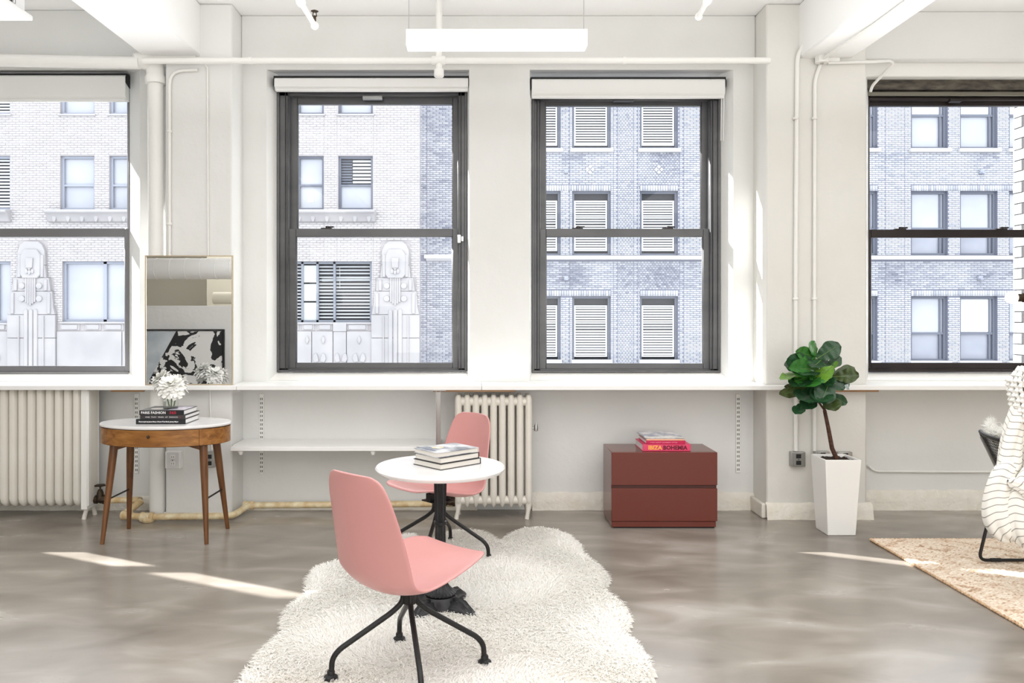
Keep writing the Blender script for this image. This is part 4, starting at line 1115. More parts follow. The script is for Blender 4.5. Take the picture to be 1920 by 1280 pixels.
ad = nt.nodes.new('ShaderNodeMath'); ad.operation = 'MULTIPLY_ADD'; ad.inputs[1].default_value = -0.55; L.new(sx.outputs['Z'], ad.inputs[0]); L.new(sx.outputs['X'], ad.inputs[2])
gt = nt.nodes.new('ShaderNodeMath'); gt.operation = 'LESS_THAN'; gt.inputs[1].default_value = -0.22; L.new(ad.outputs[0], gt.inputs[0])
mx = nt.nodes.new('ShaderNodeMixRGB'); L.new(gt.outputs[0], mx.inputs[0]); L.new(r1.outputs[0], mx.inputs[1]); L.new(r2.outputs[0], mx.inputs[2]); L.new(mx.outputs[0], bb.inputs['Base Color'])
bb.inputs['Roughness'].default_value = 0.6
pt = thing('framed_painting', 'large black and white abstract painting in a thin black frame, seen in the mirror', 'painting', (-5.62, -2.96, 0.0))
m_ = MB(); X0, X1, Z0, Z1 = -6.6, -4.64, 0.02, 1.235
m_.box(X0, X0 + 0.03, -3.0, -2.94, Z0, Z1); m_.box(X1 - 0.03, X1, -3.0, -2.94, Z0, Z1); m_.box(X0 + 0.03, X1 - 0.03, -3.0, -2.94, Z0, Z0 + 0.03); m_.box(X0 + 0.03, X1 - 0.03, -3.0, -2.94, Z1 - 0.02, Z1); m_.build('picture_frame', M['black'], pt, smooth=False)
m_ = MB(); m_.box(-0.95, 0.95, -2.99, -2.96, 0.06 - 0.62, 1.20 - 0.62)
cv = m_.build('canvas', am, pt, smooth=False, world=False); cv.location = (0.0, 2.96, 0.62)
t = thing('air_duct', 'thick white spiral duct under the ceiling, seen in the mirror', 'duct', (-4, -4.3, 2.4))
m_ = MB(); m_.tube([(-9, -4.3, 2.42), (-1.5, -4.3, 2.42)], 0.21, 24); m_.build('duct_run', M['ceiling'], t)
m_ = MB()
for k in range(24): m_.lathe([(0.213, -0.006), (0.216, 0), (0.213, 0.006)], (-8.5 + k * 0.3, -4.3, 2.42), 24, 'x')
m_.build('duct_seams', M['ceiling'], t)
t = MB(); t.tube([(-5.50, -5.0, 1.85), (-3.0, -5.0, 1.85)], 0.125, 20); tag(t.build('storage_tube', mat('cream_tube', srgb(236, 232, 216), 0.6), loc=(-4.25, -5, 1.85)), 'short cream duct end beyond the partition, seen in the mirror', 'duct')

# ------------------------------------------------------------------ walnut side table
tx, ty = -2.108, 5.42
zt = 0.777
t = thing('side_table', 'oval walnut side table with a white top, one drawer and four splayed legs', 'table', (tx, ty, 0))
A, B = 0.437, 0.262
def oval(prof, c, seg=64):
    b = MB(); b.lathe(prof, c, seg, sx=1.0, sy=B / A); return b
oval([(A - 0.012, zt - 0.022), (A - 0.002, zt - 0.016), (A, zt - 0.006), (A - 0.004, zt)], (tx, ty, 0)).build('table_top', M['marble'], t)
oval([(A - 0.022, zt - 0.135), (A - 0.022, zt - 0.022)], (tx, ty, 0)).build('apron_core', mat('dark_seam', srgb(48, 28, 14), 0.7), t)
def apron(name, a0, a1, r_out, r_in, z0, z1, mat_):
    b = MB(); n = max(4, int(abs(a1 - a0) / 0.06)); rows = []
    for i in range(n + 1):
        a = a0 + (a1 - a0) * i / n
        c_, s_ = math.cos(a), math.sin(a)
        rows.append([(tx + r * c_, ty + r * s_ * B / A, z) for r, z in ((r_in, z0), (r_out, z0), (r_out, z1), (r_in, z1))])
    b.grid([r + [r[0]] for r in rows])
    b.bm.faces.new([b.bm.verts[k] for k in range(0)]) if False else None
    bmesh.ops.remove_doubles(b.bm, verts=b.bm.verts[:], dist=1e-6)
    bmesh.ops.holes_fill(b.bm, edges=b.bm.edges[:])
    return b.build(name, mat_, t)
# angles of the drawer seams on the front edge
aL, aR = PI + math.acos(0.755), 2 * PI - math.acos(0.675)
dr = apron('drawer', aL + 0.012, aR - 0.008, A - 0.006, A - 0.03, zt - 0.131, zt - 0.026, M['walnut'])
apron('apron', aR + 0.004, aL + 2 * PI - 0.012, A - 0.008, A - 0.03, zt - 0.131, zt - 0.026, M['walnut'])
kp = PP(278, 819, ty - B - 0.004)
b = MB(); b.lathe([(0.006, 0.02), (0.005, 0.0), (0.011, -0.012), (0.010, -0.018), (0.004, -0.020)], (kp.x, ty - B + 0.006, kp.z), 12, 'y', sx=1.0, sy=0.8); b.build('knob', M['bronze'], dr)
legs = {}
for sx_, sy_, fx, fy in ((-1, -1, -2.455, 5.235), (1, -1, -1.772, 5.235), (-1, 1, -2.446, 5.615), (1, 1, -1.752, 5.615)):
    topx = tx + sx_ * 0.295; topy = ty + sy_ * 0.125
    b = MB(); b.tube([(topx, topy, zt - 0.129), (topx + (fx - topx) * 0.25, topy + (fy - topy) * 0.25, zt * 0.62), (fx, fy, 0.0)], [0.027, 0.025, 0.0135], 14); b.build('leg', M['walnut_leg'], t)
    b = MB(); b.prism([(topx - sx_ * 0.01, zt - 0.129), (topx - sx_ * 0.11, zt - 0.129), (topx - sx_ * 0.11, zt - 0.142), (topx - sx_ * 0.01, zt - 0.172)], 'y', topy - 0.016, topy + 0.016); b.build('leg_brace', M['walnut_leg'], t, bevel=0.003)
    legs[(sx_, sy_)] = (Vector((topx, topy, zt - 0.13)), Vector((fx, fy, 0)))
for sx_ in (-1, 1):
    f = lambda q, z: legs[q][1] + (legs[q][0] - legs[q][1]) * (z / (zt - 0.13))
    b = MB(); b.tube([f((sx_, -1), 0.285), f((sx_, 1), 0.285)], 0.006, 8); b.build('stretcher_rod', M['black_metal'], t)

# ------------------------------------------------------------------ books
def text_mesh(s, size, mat_, name, parent, p, rot, font_sx=1.0, width=None, bold=0.0):
    cu = bpy.data.curves.new('lettering', 'FONT'); cu.body = s; cu.size = size; cu.align_x = 'LEFT'; cu.align_y = 'CENTER'; cu.offset = bold; cu.extrude = 0.0004; cu.resolution_u = 2
    o = bpy.data.objects.new('lettering', cu); C.objects.link(o)
    bpy.context.view_layer.update()
    me = bpy.data.meshes.new_from_object(o.evaluated_get(bpy.context.evaluated_depsgraph_get()))
    bpy.data.objects.remove(o)
    me.materials.clear(); me.materials.append(mat_)
    xs = [v.co.x for v in me.vertices]
    sx = font_sx if width is None else width / max(1e-6, max(xs) - min(xs))
    o = bpy.data.objects.new(name, me); C.objects.link(o); o.parent = parent
    o.location = p; o.rotation_euler = rot; o.scale = (sx, 1, 1)
    return o
def book(name, label, group, loc, rz, Lx, D, h, cover, pages, spine_mat=None, hard=0.003, cat='book', over=0.004):
    """lies flat; spine along local x at y=0, page edges at the other three sides"""
    t = thing(name, label, cat, loc, rz, group)
    b = MB(); b.box(-Lx / 2, Lx / 2, 0, D, 0, hard); b.box(-Lx / 2, Lx / 2, 0, D, h - hard, h); b.build('cover', cover, t, world=False, smooth=False)
    b = MB(); b.box(-Lx / 2, Lx / 2, -0.003, hard, 0, h); b.build('spine', spine_mat or cover, t, world=False, bevel=0.002)
    b = MB(); b.box(-Lx / 2 + over, Lx / 2 - over, hard + 0.0005, D - over, hard + 0.0002, h - hard - 0.0002); b.build('pages', pages, t, world=False, smooth=False)
    return t
up = (PI / 2, 0, 0)
# three dark books under the vase: spines to the camera, turned a little
yB = 5.29
zB = zt + 0.0005
g = 'dark fashion books stacked under the vase'
k = yB / F
b3 = book('book', 'black photography book with small white print, lowest of the three under the vase', g, ((XP(255, yB) + XP(348, yB)) / 2, yB, zB), 0.0, 93 * k, 0.25, 9.5 * k, M['cover_black'], M['paper_white'])
text_mesh('Photographs by James Mote, A Roger Prize Book, Jeremy Mayer', 0.011, M['ink_white'], 'title_lettering', b3, (-0.145, -0.0032, 4.6 * k), up, width=0.262, bold=0.0004)
z2 = zB + 9.5 * k + 0.0005
b2 = book('book', 'charcoal book with spaced letters on its spine, middle of the three under the vase', g, ((XP(262.5, yB) + XP(348, yB)) / 2, yB, z2), 0.0, 85 * k, 0.27, 7 * k, M['cover_dark'], M['paper_white'])
text_mesh('ONE  THAT  YEARS  OF  FASHION', 0.010, M['ink_white'], 'title_lettering', b2, (-0.115, -0.0032, 3.5 * k), up, width=0.215)
text_mesh('*', 0.02, M['ink_red'], 'spine_mark', b2, (0.112, -0.0032, 2.5 * k), up)
z1 = z2 + 7 * k + 0.0005
b1 = book('book', 'black book with bold white capitals on its spine, directly under the vase', g, ((XP(261.5, yB) + XP(345, yB)) / 2, yB, z1), 0.0, 83.5 * k, 0.25, 9 * k, M['cover_black'], M['paper_white'])
text_mesh('PARIS FASHION', 0.024, M['ink_white'], 'title_lettering', b1, (-0.137, -0.0032, 4.5 * k), up, width=46 * k, bold=0.0004)
text_mesh('365', 0.024, M['ink_red'], 'spine_mark', b1, (0.05, -0.0032, 4.5 * k), up, width=13 * k, bold=0.0006)
for bb_ in (b1, b2, b3): bb_.rotation_euler = (0, 0, 0.0)
ztop = z1 + 9 * k
cvr = MB(); cvr.lathe([(0.045, 0.0), (0.045, 0.0004)], (-0.055, 0.10, 9 * k), 28, sx=1.2, sy=1.0); cvr.build('cover_print', M['paper'], b1, world=False)
cvr = MB(); cvr.box(0.03, 0.14, 0.03, 0.22, 9 * k, 9 * k + 0.0004); cvr.build('cover_print', mat('lilac_print', srgb(190, 176, 206), 0.4, noise=(30, srgb(240, 236, 240), 2.0)), b1, world=False)

# vase, water, stems and peonies
vx, vy = XP(319, 5.40), 5.41
kv = 5.41 / F
vz = ztop + 0.0008
vs = thing('glass_vase', 'small square clear glass vase of water standing on the black books', 'vase', (vx, vy, vz), 0.35)
hw, vh = 0.050, 0.088
b = MB()
for x0_, x1_, y0_, y1_ in ((-hw, hw, -hw, -hw + 0.004), (-hw, hw, hw - 0.004, hw), (-hw, -hw + 0.004, -hw + 0.004, hw - 0.004), (hw - 0.004, hw, -hw + 0.004, hw - 0.004)): b.box(x0_, x1_, y0_, y1_, 0, vh)
b.box(-hw + 0.004, hw - 0.004, -hw + 0.004, hw - 0.004, 0, 0.006)
b.build('vase_body', M['vase_glass'], vs, world=False, smooth=False, bevel=0.001, bseg=1)
b = MB(); b.box(-hw + 0.0045, hw - 0.0045, -hw + 0.0045, hw - 0.0045, 0.0065, 0.052); b.build('water', M['water'], vs, world=False, smooth=False)
def peony(label, p, base, r, seed, tilt):
    t = thing('peony', label, 'flower', tuple(p), 0, 'white peonies in the glass vase')
    rr = random.Random(seed)
    V, Fc = [], []
    npet = 90
    for i in range(npet):
        u = (i + 0.5) / npet
        th = math.acos(1 - 1.45 * u)                  # from the top towards below the equator
        ph = i * 2.39996 + rr.uniform(-0.3, 0.3)
        d = Vector((math.sin(th) * math.cos(ph), math.sin(th) * math.sin(ph), math.cos(th)))
        side = Vector((-math.sin(ph), math.cos(ph), 0)); upv = d.cross(side)
        L_ = r * (0.75 + 0.5 * u) * rr.uniform(0.85, 1.15); wd = r * rr.uniform(0.34, 0.5)
        base0 = d * r * 0.2
        rows_n, cols_n = 4, 5
        idx = len(V)
        for a in range(rows_n):
            s = a / (rows_n - 1)
            lean = (0.25 + 0.75 * u)
            c = base0 + d * (L_ * s * (1 - 0.25 * s * lean)) - upv * (L_ * 0.55 * s * s * (1 - lean)) + Vector((0, 0, -1)) * (r * 0.35 * s * s * u)
            ww = wd * (0.35 + 1.0 * math.sin(PI * min(1, 0.15 + s * 0.62)))
            for cidx in range(cols_n):
                v = (cidx / (cols_n - 1) - 0.5) * 2
                q = c + side * v * ww * 0.5 * (1 if a < 3 else 0.85) + upv * 0 - d * (v * v * r * 0.10) + d * rr.uniform(-1, 1) * r * 0.05 * s
                V.append(q)
        for a in range(rows_n - 1):
            for cidx in range(cols_n - 1):
                i0 = idx + a * cols_n + cidx
                Fc += [i0, i0 + 1, i0 + cols_n + 1, i0 + cols_n]
    rot = Euler(tilt).to_matrix()
    V = np.array([rot @ v for v in V])
    o = raw_mesh('petals', V, Fc, 4, M['petal'], t, smooth=True, kind='stuff')
    b = MB(); b.ball((0, 0, r * 0.1), r * 0.3, 10); b.build('flower_core', M['petal_core'], t, world=False)
    b = MB(); b.tube([(0, 0, 0), (Vector(base) - Vector(p)) * 0.5 + Vector((0.004, 0, 0)), Vector(base) - Vector(p)], 0.0045, 8); b.build('stem', M['stem_green'], t, world=False)
    for s in range(3):
        a = seed + s * 2.1
        b = MB(); pts_ = []
        for i in range(5):
            u = i / 4; c = Vector((math.cos(a) * (r * 0.3 + u * r * 0.8), math.sin(a) * (r * 0.3 + u * r * 0.8), -r * 0.45 - u * u * r * 0.5)); wv = Vector((-math.sin(a), math.cos(a), 0)) * 0.013 * math.sin(PI * (0.12 + u * 0.85))
            pts_.append([c - wv, c - Vector((0, 0, 0.003)), c + wv])
        b.grid(pts_); b.build('loose_petal', M['petal'], t, world=False)
    return t
vb = Vector((vx, vy, vz + 0.012))
peony('large white peony facing the front of the glass vase', PP(321, 723, 5.37), vb + Vector((0.008, -0.012, 0)), 0.080, 3, (0.5, 0.1, 0))
peony('white peony at the left of the glass vase, highest of the three', PP(304, 712, 5.44), vb + Vector((-0.014, 0.010, 0)), 0.074, 11, (0.2, -0.45, 0))
peony('white peony at the back right of the glass vase', PP(333, 718, 5.47), vb + Vector((0.016, 0.014, 0)), 0.070, 23, (-0.3, 0.4, 0))

# ------------------------------------------------------------------ terracotta cabinet with books
X0, X1, Y0, Y1, Zt = 0.942, 1.684, 5.61, 5.985, 0.536
t = thing('drawer_cabinet', 'glossy terracotta two drawer cabinet standing on the concrete floor', 'cabinet', ((X0 + X1) / 2, (Y0 + Y1) / 2, 0))
b = MB(); b.box(X0 + 0.015, X1 - 0.015, Y0 + 0.022, Y1 - 0.01, 0, 0.012); b.build('recessed_foot', M['black'], t, smooth=False)
b = MB(); b.box(X0 + 0.002, X1 - 0.008, Y0 + 0.008, Y1, 0.010, 0.05); b.build('plinth', M['terracotta'], t, bevel=0.003)
b = MB(); b.box(X0, X1, Y0 + 0.02, Y1, 0.05, Zt); b.build('body', M['terracotta'], t, bevel=0.003)
b = MB(); b.box(X0 + 0.01, X1 - 0.01, Y0 + 0.012, Y0 + 0.021, 0.052, Zt - 0.004); b.build('drawer_recess', M['terracotta_dark'], t, smooth=False)
zz = lambda py: ZP(py, Y0)
for z0_, z1_ in ((zz(909.5), Zt - 0.0005), (zz(977), zz(915.5))):
    b = MB(); b.box(X0 + 0.0005, X1, Y0, Y0 + 0.018, z0_, z1_); b.build('drawer', M['terracotta'], t, bevel=0.003)
g = 'books and magazines stacked on the terracotta cabinet'
yb2 = 5.66; k = yb2 / F
zb0 = Zt + 0.0005
b1 = book('book', 'hot pink book with orange and maroon capitals, lowest on the terracotta cabinet', g, ((XP(1205, yb2) + XP(1295, yb2)) / 2, yb2, zb0), 0.0, 90 * k, 0.27, 12.5 * k, M['cover_pink'], M['paper_white'])
text_mesh('IBIZA', 0.040, M['ink_orange'], 'title_lettering', b1, (-0.132, -0.0032, 6.2 * k), up, width=26 * k, bold=0.0014)
text_mesh('BOHEMIA', 0.040, M['ink_maroon'], 'title_lettering', b1, (-0.026, -0.0032, 6.2 * k), up, width=45.5 * k, bold=0.0018)
b2 = book('book', 'magenta book with a fine pink title, second from the bottom on the terracotta cabinet', g, ((XP(1212, yb2) + XP(1285, yb2)) / 2, yb2, zb0 + 12.5 * k + 0.0005), 0.0, 73 * k, 0.27, 7 * k, M['cover_magenta'], M['paper_white'])
text_mesh('YVES SAINT LAURENT STYLE', 0.012, M['ink_pink'], 'title_lettering', b2, (-0.112, -0.0032, 3.5 * k), up, width=51 * k)
z3 = zb0 + 19.5 * k + 0.001
for i, (lab, w0, w1, h_, cm, sm) in enumerate((('white edged magazine with a peach spine lying on the magenta book', 1212, 1284, 3.0, M['cover_tan'], M['cover_peach']), ('thin glossy magazine, second from the top on the terracotta cabinet', 1210, 1282, 1.6, M['cover_grey'], M['cover_grey']), ('pale blue and white magazine topmost on the terracotta cabinet', 1209, 1281, 1.6, M['cover_tan'], M['paper']))):
    book('magazine', lab, g, ((XP(w0, yb2) + XP(w1, yb2)) / 2, yb2 + 0.004 * i, z3), 0.012 * (i - 1), 72 * k, 0.265, h_ * k, cm, M['paper_white'], spine_mat=sm, hard=0.0012, cat='magazine', over=0.0015)
    z3 += h_ * k + 0.0006

# ------------------------------------------------------------------ cafe table, books on it
cx_, cy_ = XP(825.5, 4.054), 4.054
t = thing('cafe_table', 'round white cafe table on a fluted black cast iron pedestal', 'table', (cx_, cy_, 0))
zc = 0.737
b = MB(); b.lathe([(0.27, zc - 0.027), (0.318, zc - 0.025), (0.327, zc - 0.016), (0.328, zc - 0.008), (0.322, zc)], (cx_, cy_, 0), 72); b.build('table_top', M['marble'], t)
b = MB(); b.lathe([(0.12, zc - 0.034), (0.12, zc - 0.027)], (cx_, cy_, 0), 32); b.build('top_plate', M['black_metal'], t)
b = MB()
b.lathe([(0.032, zc - 0.034), (0.030, 0.60), (0.027, 0.52), (0.026, 0.46)], (cx_, cy_, 0), 60, flute=0.05, nfl=15)
b.lathe([(0.027, 0.46), (0.033, 0.455), (0.033, 0.44), (0.028, 0.435)], (cx_, cy_, 0), 32)
b.lathe([(0.025, 0.436), (0.028, 0.30), (0.029, 0.24)], (cx_, cy_, 0), 60, flute=0.05, nfl=15)
b.lathe([(0.031, 0.242), (0.036, 0.235), (0.033, 0.225), (0.036, 0.215), (0.032, 0.205)], (cx_, cy_, 0), 32)
b.lathe([(0.031, 0.207), (0.029, 0.15)], (cx_, cy_, 0), 60, flute=0.06, nfl=15)
b.build('pedestal_column', M['cast_iron'], t)
b = MB(); b.lathe([(0.03, 0.165), (0.036, 0.160), (0.034, 0.148), (0.045, 0.128), (0.062, 0.110), (0.080, 0.098), (0.080, 0.092), (0.03, 0.09)], (cx_, cy_, 0), 96, flute=0.035, nfl=24); b.build('fluted_bell', M['cast_iron'], t)
b = MB(); b.lathe([(0.05, 0.092), (0.078, 0.084), (0.095, 0.060), (0.105, 0.035), (0.10, 0.02), (0.04, 0.018)], (cx_, cy_, 0), 40); b.build('base_boss', M['cast_iron'], t)
for i in range(4):
    a = -0.62 + i * PI / 2
    d = Vector((math.cos(a), math.sin(a), 0)); n_ = Vector((-math.sin(a), math.cos(a), 0)); o_ = Vector((cx_, cy_, 0))
    b = MB()
    pr = [(0.055, 0.070, 0.046), (0.085, 0.076, 0.050), (0.115, 0.082, 0.050), (0.145, 0.078, 0.044), (0.168, 0.062, 0.038), (0.19, 0.046, 0.038), (0.205, 0.034, 0.036), (0.235, 0.024, 0.014)]
    rows = []
    for r_, h_, w_ in pr:
        row = []
        for kk in range(13):
            v = (kk / 12 - 0.5) * 2
            fl_ = 1 + 0.10 * math.cos(v * PI * 4)
            row.append(o_ + d * r_ + n_ * (v * w_) + Vector((0, 0, max(0.002, h_ * (1 - 0.45 * v * v) * (fl_ if r_ < 0.2 else 1)))))
        rows.append(row)
    b.grid(rows)
    base = [[o_ + d * r_ + n_ * (v * w_) + Vector((0, 0, 0.0)) for v in (-1, 1)] for r_, h_, w_ in pr]
    for i2 in range(len(pr) - 1):
        for s in (0, 1):
            top0 = rows[i2][0 if s == 0 else 12]; top1 = rows[i2 + 1][0 if s == 0 else 12]
            vs_ = [b.bm.verts.new(p_) for p_ in (base[i2][s], base[i2 + 1][s], top1, top0)]
            b.bm.faces.new(vs_)
    bmesh.ops.remove_doubles(b.bm, verts=b.bm.verts[:], dist=1e-5)
    b.build('base_foot', M['cast_iron'], t, sharp=70)

g = 'hardback books on the round cafe table'
def stack_book(label, corner_px, zbase, L1, L2, h, cover, pages, ang=0.36):
    """front corner given; page edges face the camera on both sides, spine at the far right"""
    Yc = 3.925
    c = Vector((XP(corner_px, Yc), Yc, zbase))
    tt = thing('book', label, 'book', tuple(c), ang, g)
    hd = 0.0028
    # local x along the right-front edge, local y along the left-front edge
    b = MB(); b.box(-0.003, L1 + 0.003, -0.003, L2 + 0.003, 0, hd); b.box(-0.003, L1 + 0.003, -0.003, L2 + 0.003, h - hd, h); b.build('cover', cover, tt, world=False, smooth=False)
    b = MB(); b.box(L1, L1 + 0.004, -0.003, L2 + 0.003, 0, h); b.build('spine', cover, tt, world=False, bevel=0.0015)
    b = MB(); b.box(0.001, L1 - 0.0005, 0.001, L2 - 0.001, hd + 0.0002, h - hd - 0.0002); b.build('pages', pages, tt, world=False, smooth=False)
    return tt
# three books: bottom, middle, top (the whole stack is turned so one corner points to the camera)
kk = 3.86 / F
z0_ = zc + 0.0006
s1 = stack_book('black bound book, lowest of the three on the round table', 826.5, z0_, 0.262, 0.212, 0.030, M['cover_dark'], M['paper'], 0.74)
s2 = stack_book('black bound book with wide cream page edges, middle one on the round table', 826.5, z0_ + 0.0306, 0.250, 0.202, 0.030, M['cover_black'], M['paper'], 0.74)
s3 = stack_book('book with a printed grey cover, topmost of the three on the round table', 820.5, z0_ + 0.0612, 0.258, 0.192, 0.024, M['cover_grey'], M['paper'], 0.70)
b = MB()
zt3 = 0.024
b.lathe([(0.030, zt3), (0.030, zt3 + 0.0004)], (0.10, 0.13, 0), 24, sx=1.1, sy=0.9); b.build('cover_print', mat('gold_print', srgb(224, 206, 168), 0.5), s3, world=False)
b = MB(); b.lathe([(0.012, zt3 + 0.0004), (0.012, zt3 + 0.0007)], (0.10, 0.13, 0), 20); b.build('cover_print', M['ink_white'], s3, world=False)
for (xx, yy, ll) in ((0.02, 0.05, 0.05), (0.02, 0.11, 0.06), (0.02, 0.18, 0.03)):
    b = MB(); b.box(xx, xx + 0.012, yy, yy + ll, zt3, zt3 + 0.0004); b.build('cover_print', mat('slate_print', srgb(98, 104, 116), 0.5), s3, world=False)

# ------------------------------------------------------------------ pink swivel chairs
ctrl = [  # forward, height, half width, side rise, back wrap
    (0.272, 0.456, 0.140, 0.006, 0), (0.262, 0.464, 0.182, 0.010, 0), (0.20, 0.458, 0.222, 0.018, 0), (0.105, 0.430, 0.240, 0.028, 0), (0.0, 0.398, 0.244, 0.038, 0),
    (-0.095, 0.376, 0.242, 0.046, 0.0), (-0.165, 0.382, 0.238, 0.048, 0.014), (-0.214, 0.418, 0.233, 0.036, 0.034), (-0.242, 0.49, 0.228, 0.018, 0.048), (-0.262, 0.585, 0.220, 0.004, 0.050),
    (-0.282, 0.69, 0.206, 0.0, 0.044), (-0.300, 0.785, 0.187, 0.0, 0.034), (-0.312, 0.845, 0.158, -0.002, 0.028), (-0.319, 0.870, 0.114, -0.004, 0.022)]
prof = catmull(ctrl, 46)
def shell_mesh():
    b = MB(); rows = []
    for f_, z_, w_, rise, wrap in prof:
        row = []
        for k in range(17):
            v = (k / 16 - 0.5) * 2
            row.append((f_ + wrap * v * v, v * w_, z_ + rise * abs(v) ** 2.2))
        rows.append(row)
    b.grid(rows)
    return b
def make_chair(label):
    t = thing('swivel_chair', label, 'chair', (0, 0, 0), 0, 'pink shell chairs around the round table')
    sh = shell_mesh().build('seat_shell', M['pink'], t, world=False, sharp=180)
    md = sh.modifiers.new('solid', 'SOLIDIFY'); md.thickness = 0.011; md.offset = 0
    sb = sh.modifiers.new('sub', 'SUBSURF'); sb.levels = 1; sb.render_levels = 1
    b = MB(); b.box(-0.075, 0.075, -0.07, 0.07, 0.352, 0.360); b.box(-0.09, -0.05, -0.02, 0.02, 0.358, 0.374); b.box(0.04, 0.08, -0.02, 0.02, 0.358, 0.408); b.build('mounting_plate', M['black_metal'], t, world=False, bevel=0.003)
    b = MB(); b.lathe([(0.026, 0.285), (0.030, 0.290), (0.030, 0.340), (0.024, 0.346), (0.024, 0.353)], (0, 0, 0), 20); b.build('swivel_hub', M['black_metal'], t, world=False)
    return t
def chair_legs(t, a0):
    for i in range(4):
        a = a0 + i * PI / 2
        d = Vector((math.cos(a), math.sin(a), 0))
        p = [d * 0.026 + Vector((0, 0, 0.348)), d * 0.026 + Vector((0, 0, 0.295)), d * 0.07 + Vector((0, 0, 0.255)), d * 0.288 + Vector((0, 0, 0.12)), d * 0.315 + Vector((0, 0, 0.085)), d * 0.318 + Vector((0, 0, 0.03))]
        b = MB(); b.tube(round_path(p, 0.05, 6), 0.0115, 12); lg = b.build('leg', M['black_metal'], t, world=False)
        b = MB(); b.lathe([(0.014, 0.040), (0.016, 0.036), (0.016, 0.024), (0.028, 0.016), (0.030, 0.0), (0.026, 0.0)], d * 0.320, 16); b.build('glide', M['black'], lg, world=False)
ch1 = make_chair('pink shell swivel chair in front on the sheepskin, seen from behind its backrest')
ch1.location = (-0.281, 3.31, 0.022)
ch1.rotation_euler = (0, 0, math.radians(47))
chair_legs(ch1, math.radians(13 - 47))
ch2 = make_chair('pink shell swivel chair behind the round table, facing left before the radiator')
ch2.location = (-0.243, 4.94, 0.0)
ch2.rotation_euler = (0, 0, math.radians(222))
chair_legs(ch2, math.radians(-12 - 222))

# ------------------------------------------------------------------ sheepskin rug
outl = [(440, 1330), (447, 1290), (470, 1252), (500, 1218), (530, 1193), (531, 1160), (545, 1138), (575, 1118), (577, 1088), (592, 1068), (625, 1056), (665, 1050), (700, 1030), (745, 1010), (775, 1003), (797, 1020), (815, 1014), (845, 1000), (872, 996), (905, 1001), (928, 1012), (938, 1020), (955, 1006), (980, 995), (1005, 992), (1040, 996), (1070, 1008), (1090, 1028), (1096, 1043), (1115, 1058), (1136, 1078), (1141, 1094), (1131, 1112), (1150, 1122), (1170, 1140), (1182, 1165), (1180, 1182), (1172, 1192), (1195, 1212), (1216, 1240), (1225, 1268), (1222, 1290), (1232, 1320), (1236, 1350), (1215, 1400), (1150, 1440), (1050, 1450), (960, 1435), (850, 1455), (720, 1440), (600, 1450), (500, 1420), (452, 1380)]
poly = np.array([[FP(a, b_).x, FP(a, b_).y] for a, b_ in outl])
def inside(pts, pg):
    x, y = pts.T; res = np.zeros(len(pts), bool); j = len(pg) - 1
    for i in range(len(pg)):
        xi, yi = pg[i]; xj, yj = pg[j]
        c = ((yi > y) != (yj > y)) & (x < (xj - xi) * (y - yi) / (yj - yi + 1e-12) + xi)
        res ^= c; j = i
    return res
def edge_dist(pts, pg):
    d = np.full(len(pts), 9.0)
    for i in range(len(pg)):
        a, b_ = pg[i], pg[(i + 1) % len(pg)]
        ab = b_ - a; t_ = np.clip(((pts - a) @ ab) / (ab @ ab), 0, 1)
        d = np.minimum(d, np.hypot(*(pts - (a + t_[:, None] * ab)).T))
    return d
st_ = 0.018
gx_ = np.arange(poly[:, 0].min() - st_, poly[:, 0].max() + st_, st_); gy_ = np.arange(poly[:, 1].min() - st_, poly[:, 1].max() + st_, st_)
GX, GY = np.meshgrid(gx_, gy_, indexing='ij')
P2 = np.stack([GX.ravel(), GY.ravel()], 1)
ins = inside(P2, poly); dist = edge_dist(P2, poly)
def bumps(x, y): return 0.5 + 0.25 * np.sin(x * 21 + 3 * np.sin(y * 9)) * np.sin(y * 17 + 2 * np.sin(x * 13)) + 0.25 * np.sin(x * 7 + 1.3) * np.sin(y * 6 + 0.4)
def hgt(x, y, d): return (0.008 + 0.016 * (1 - np.exp(-d / 0.035))) + 0.008 * bumps(x, y) * np.minimum(1, d / 0.03)
hz = np.where(ins, hgt(P2[:, 0], P2[:, 1], dist), 0.0)
idx = np.arange(len(P2)).reshape(GX.shape)
q = np.stack([idx[:-1, :-1], idx[1:, :-1], idx[1:, 1:], idx[:-1, 1:]], -1).reshape(-1, 4)
keep = ins[q].any(1)
q = q[keep]
used = np.unique(q); remap = np.full(len(P2), -1); remap[used] = np.arange(len(used))
P2m = P2.copy()
Vv = np.stack([P2m[used, 0], P2m[used, 1], np.where(ins[used], hz[used], 0.003)], 1)
wool = fibre_mat('cream_wool', srgb(250, 243, 230), srgb(255, 254, 251))
rug = thing('sheepskin_rug', 'large cream sheepskin rug with a lobed edge under the pink chairs', 'rug', (0.05, 3.7, 0))
ro = raw_mesh('hide', Vv - np.array(rug.location), remap[q].ravel(), 4, wool, rug, np.full(len(used), 0.6), smooth=True)
# locks of wool
N = 95000
cand = rng.uniform([poly[:, 0].min(), max(2.55, poly[:, 1].min())], [poly[:, 0].max(), poly[:, 1].max()], (int(N * 1.7), 2))
cand = cand[inside(cand, poly)][:N]
de = edge_dist(cand, poly); n = len(cand)
zb_ = hgt(cand[:, 0], cand[:, 1], de) - 0.006
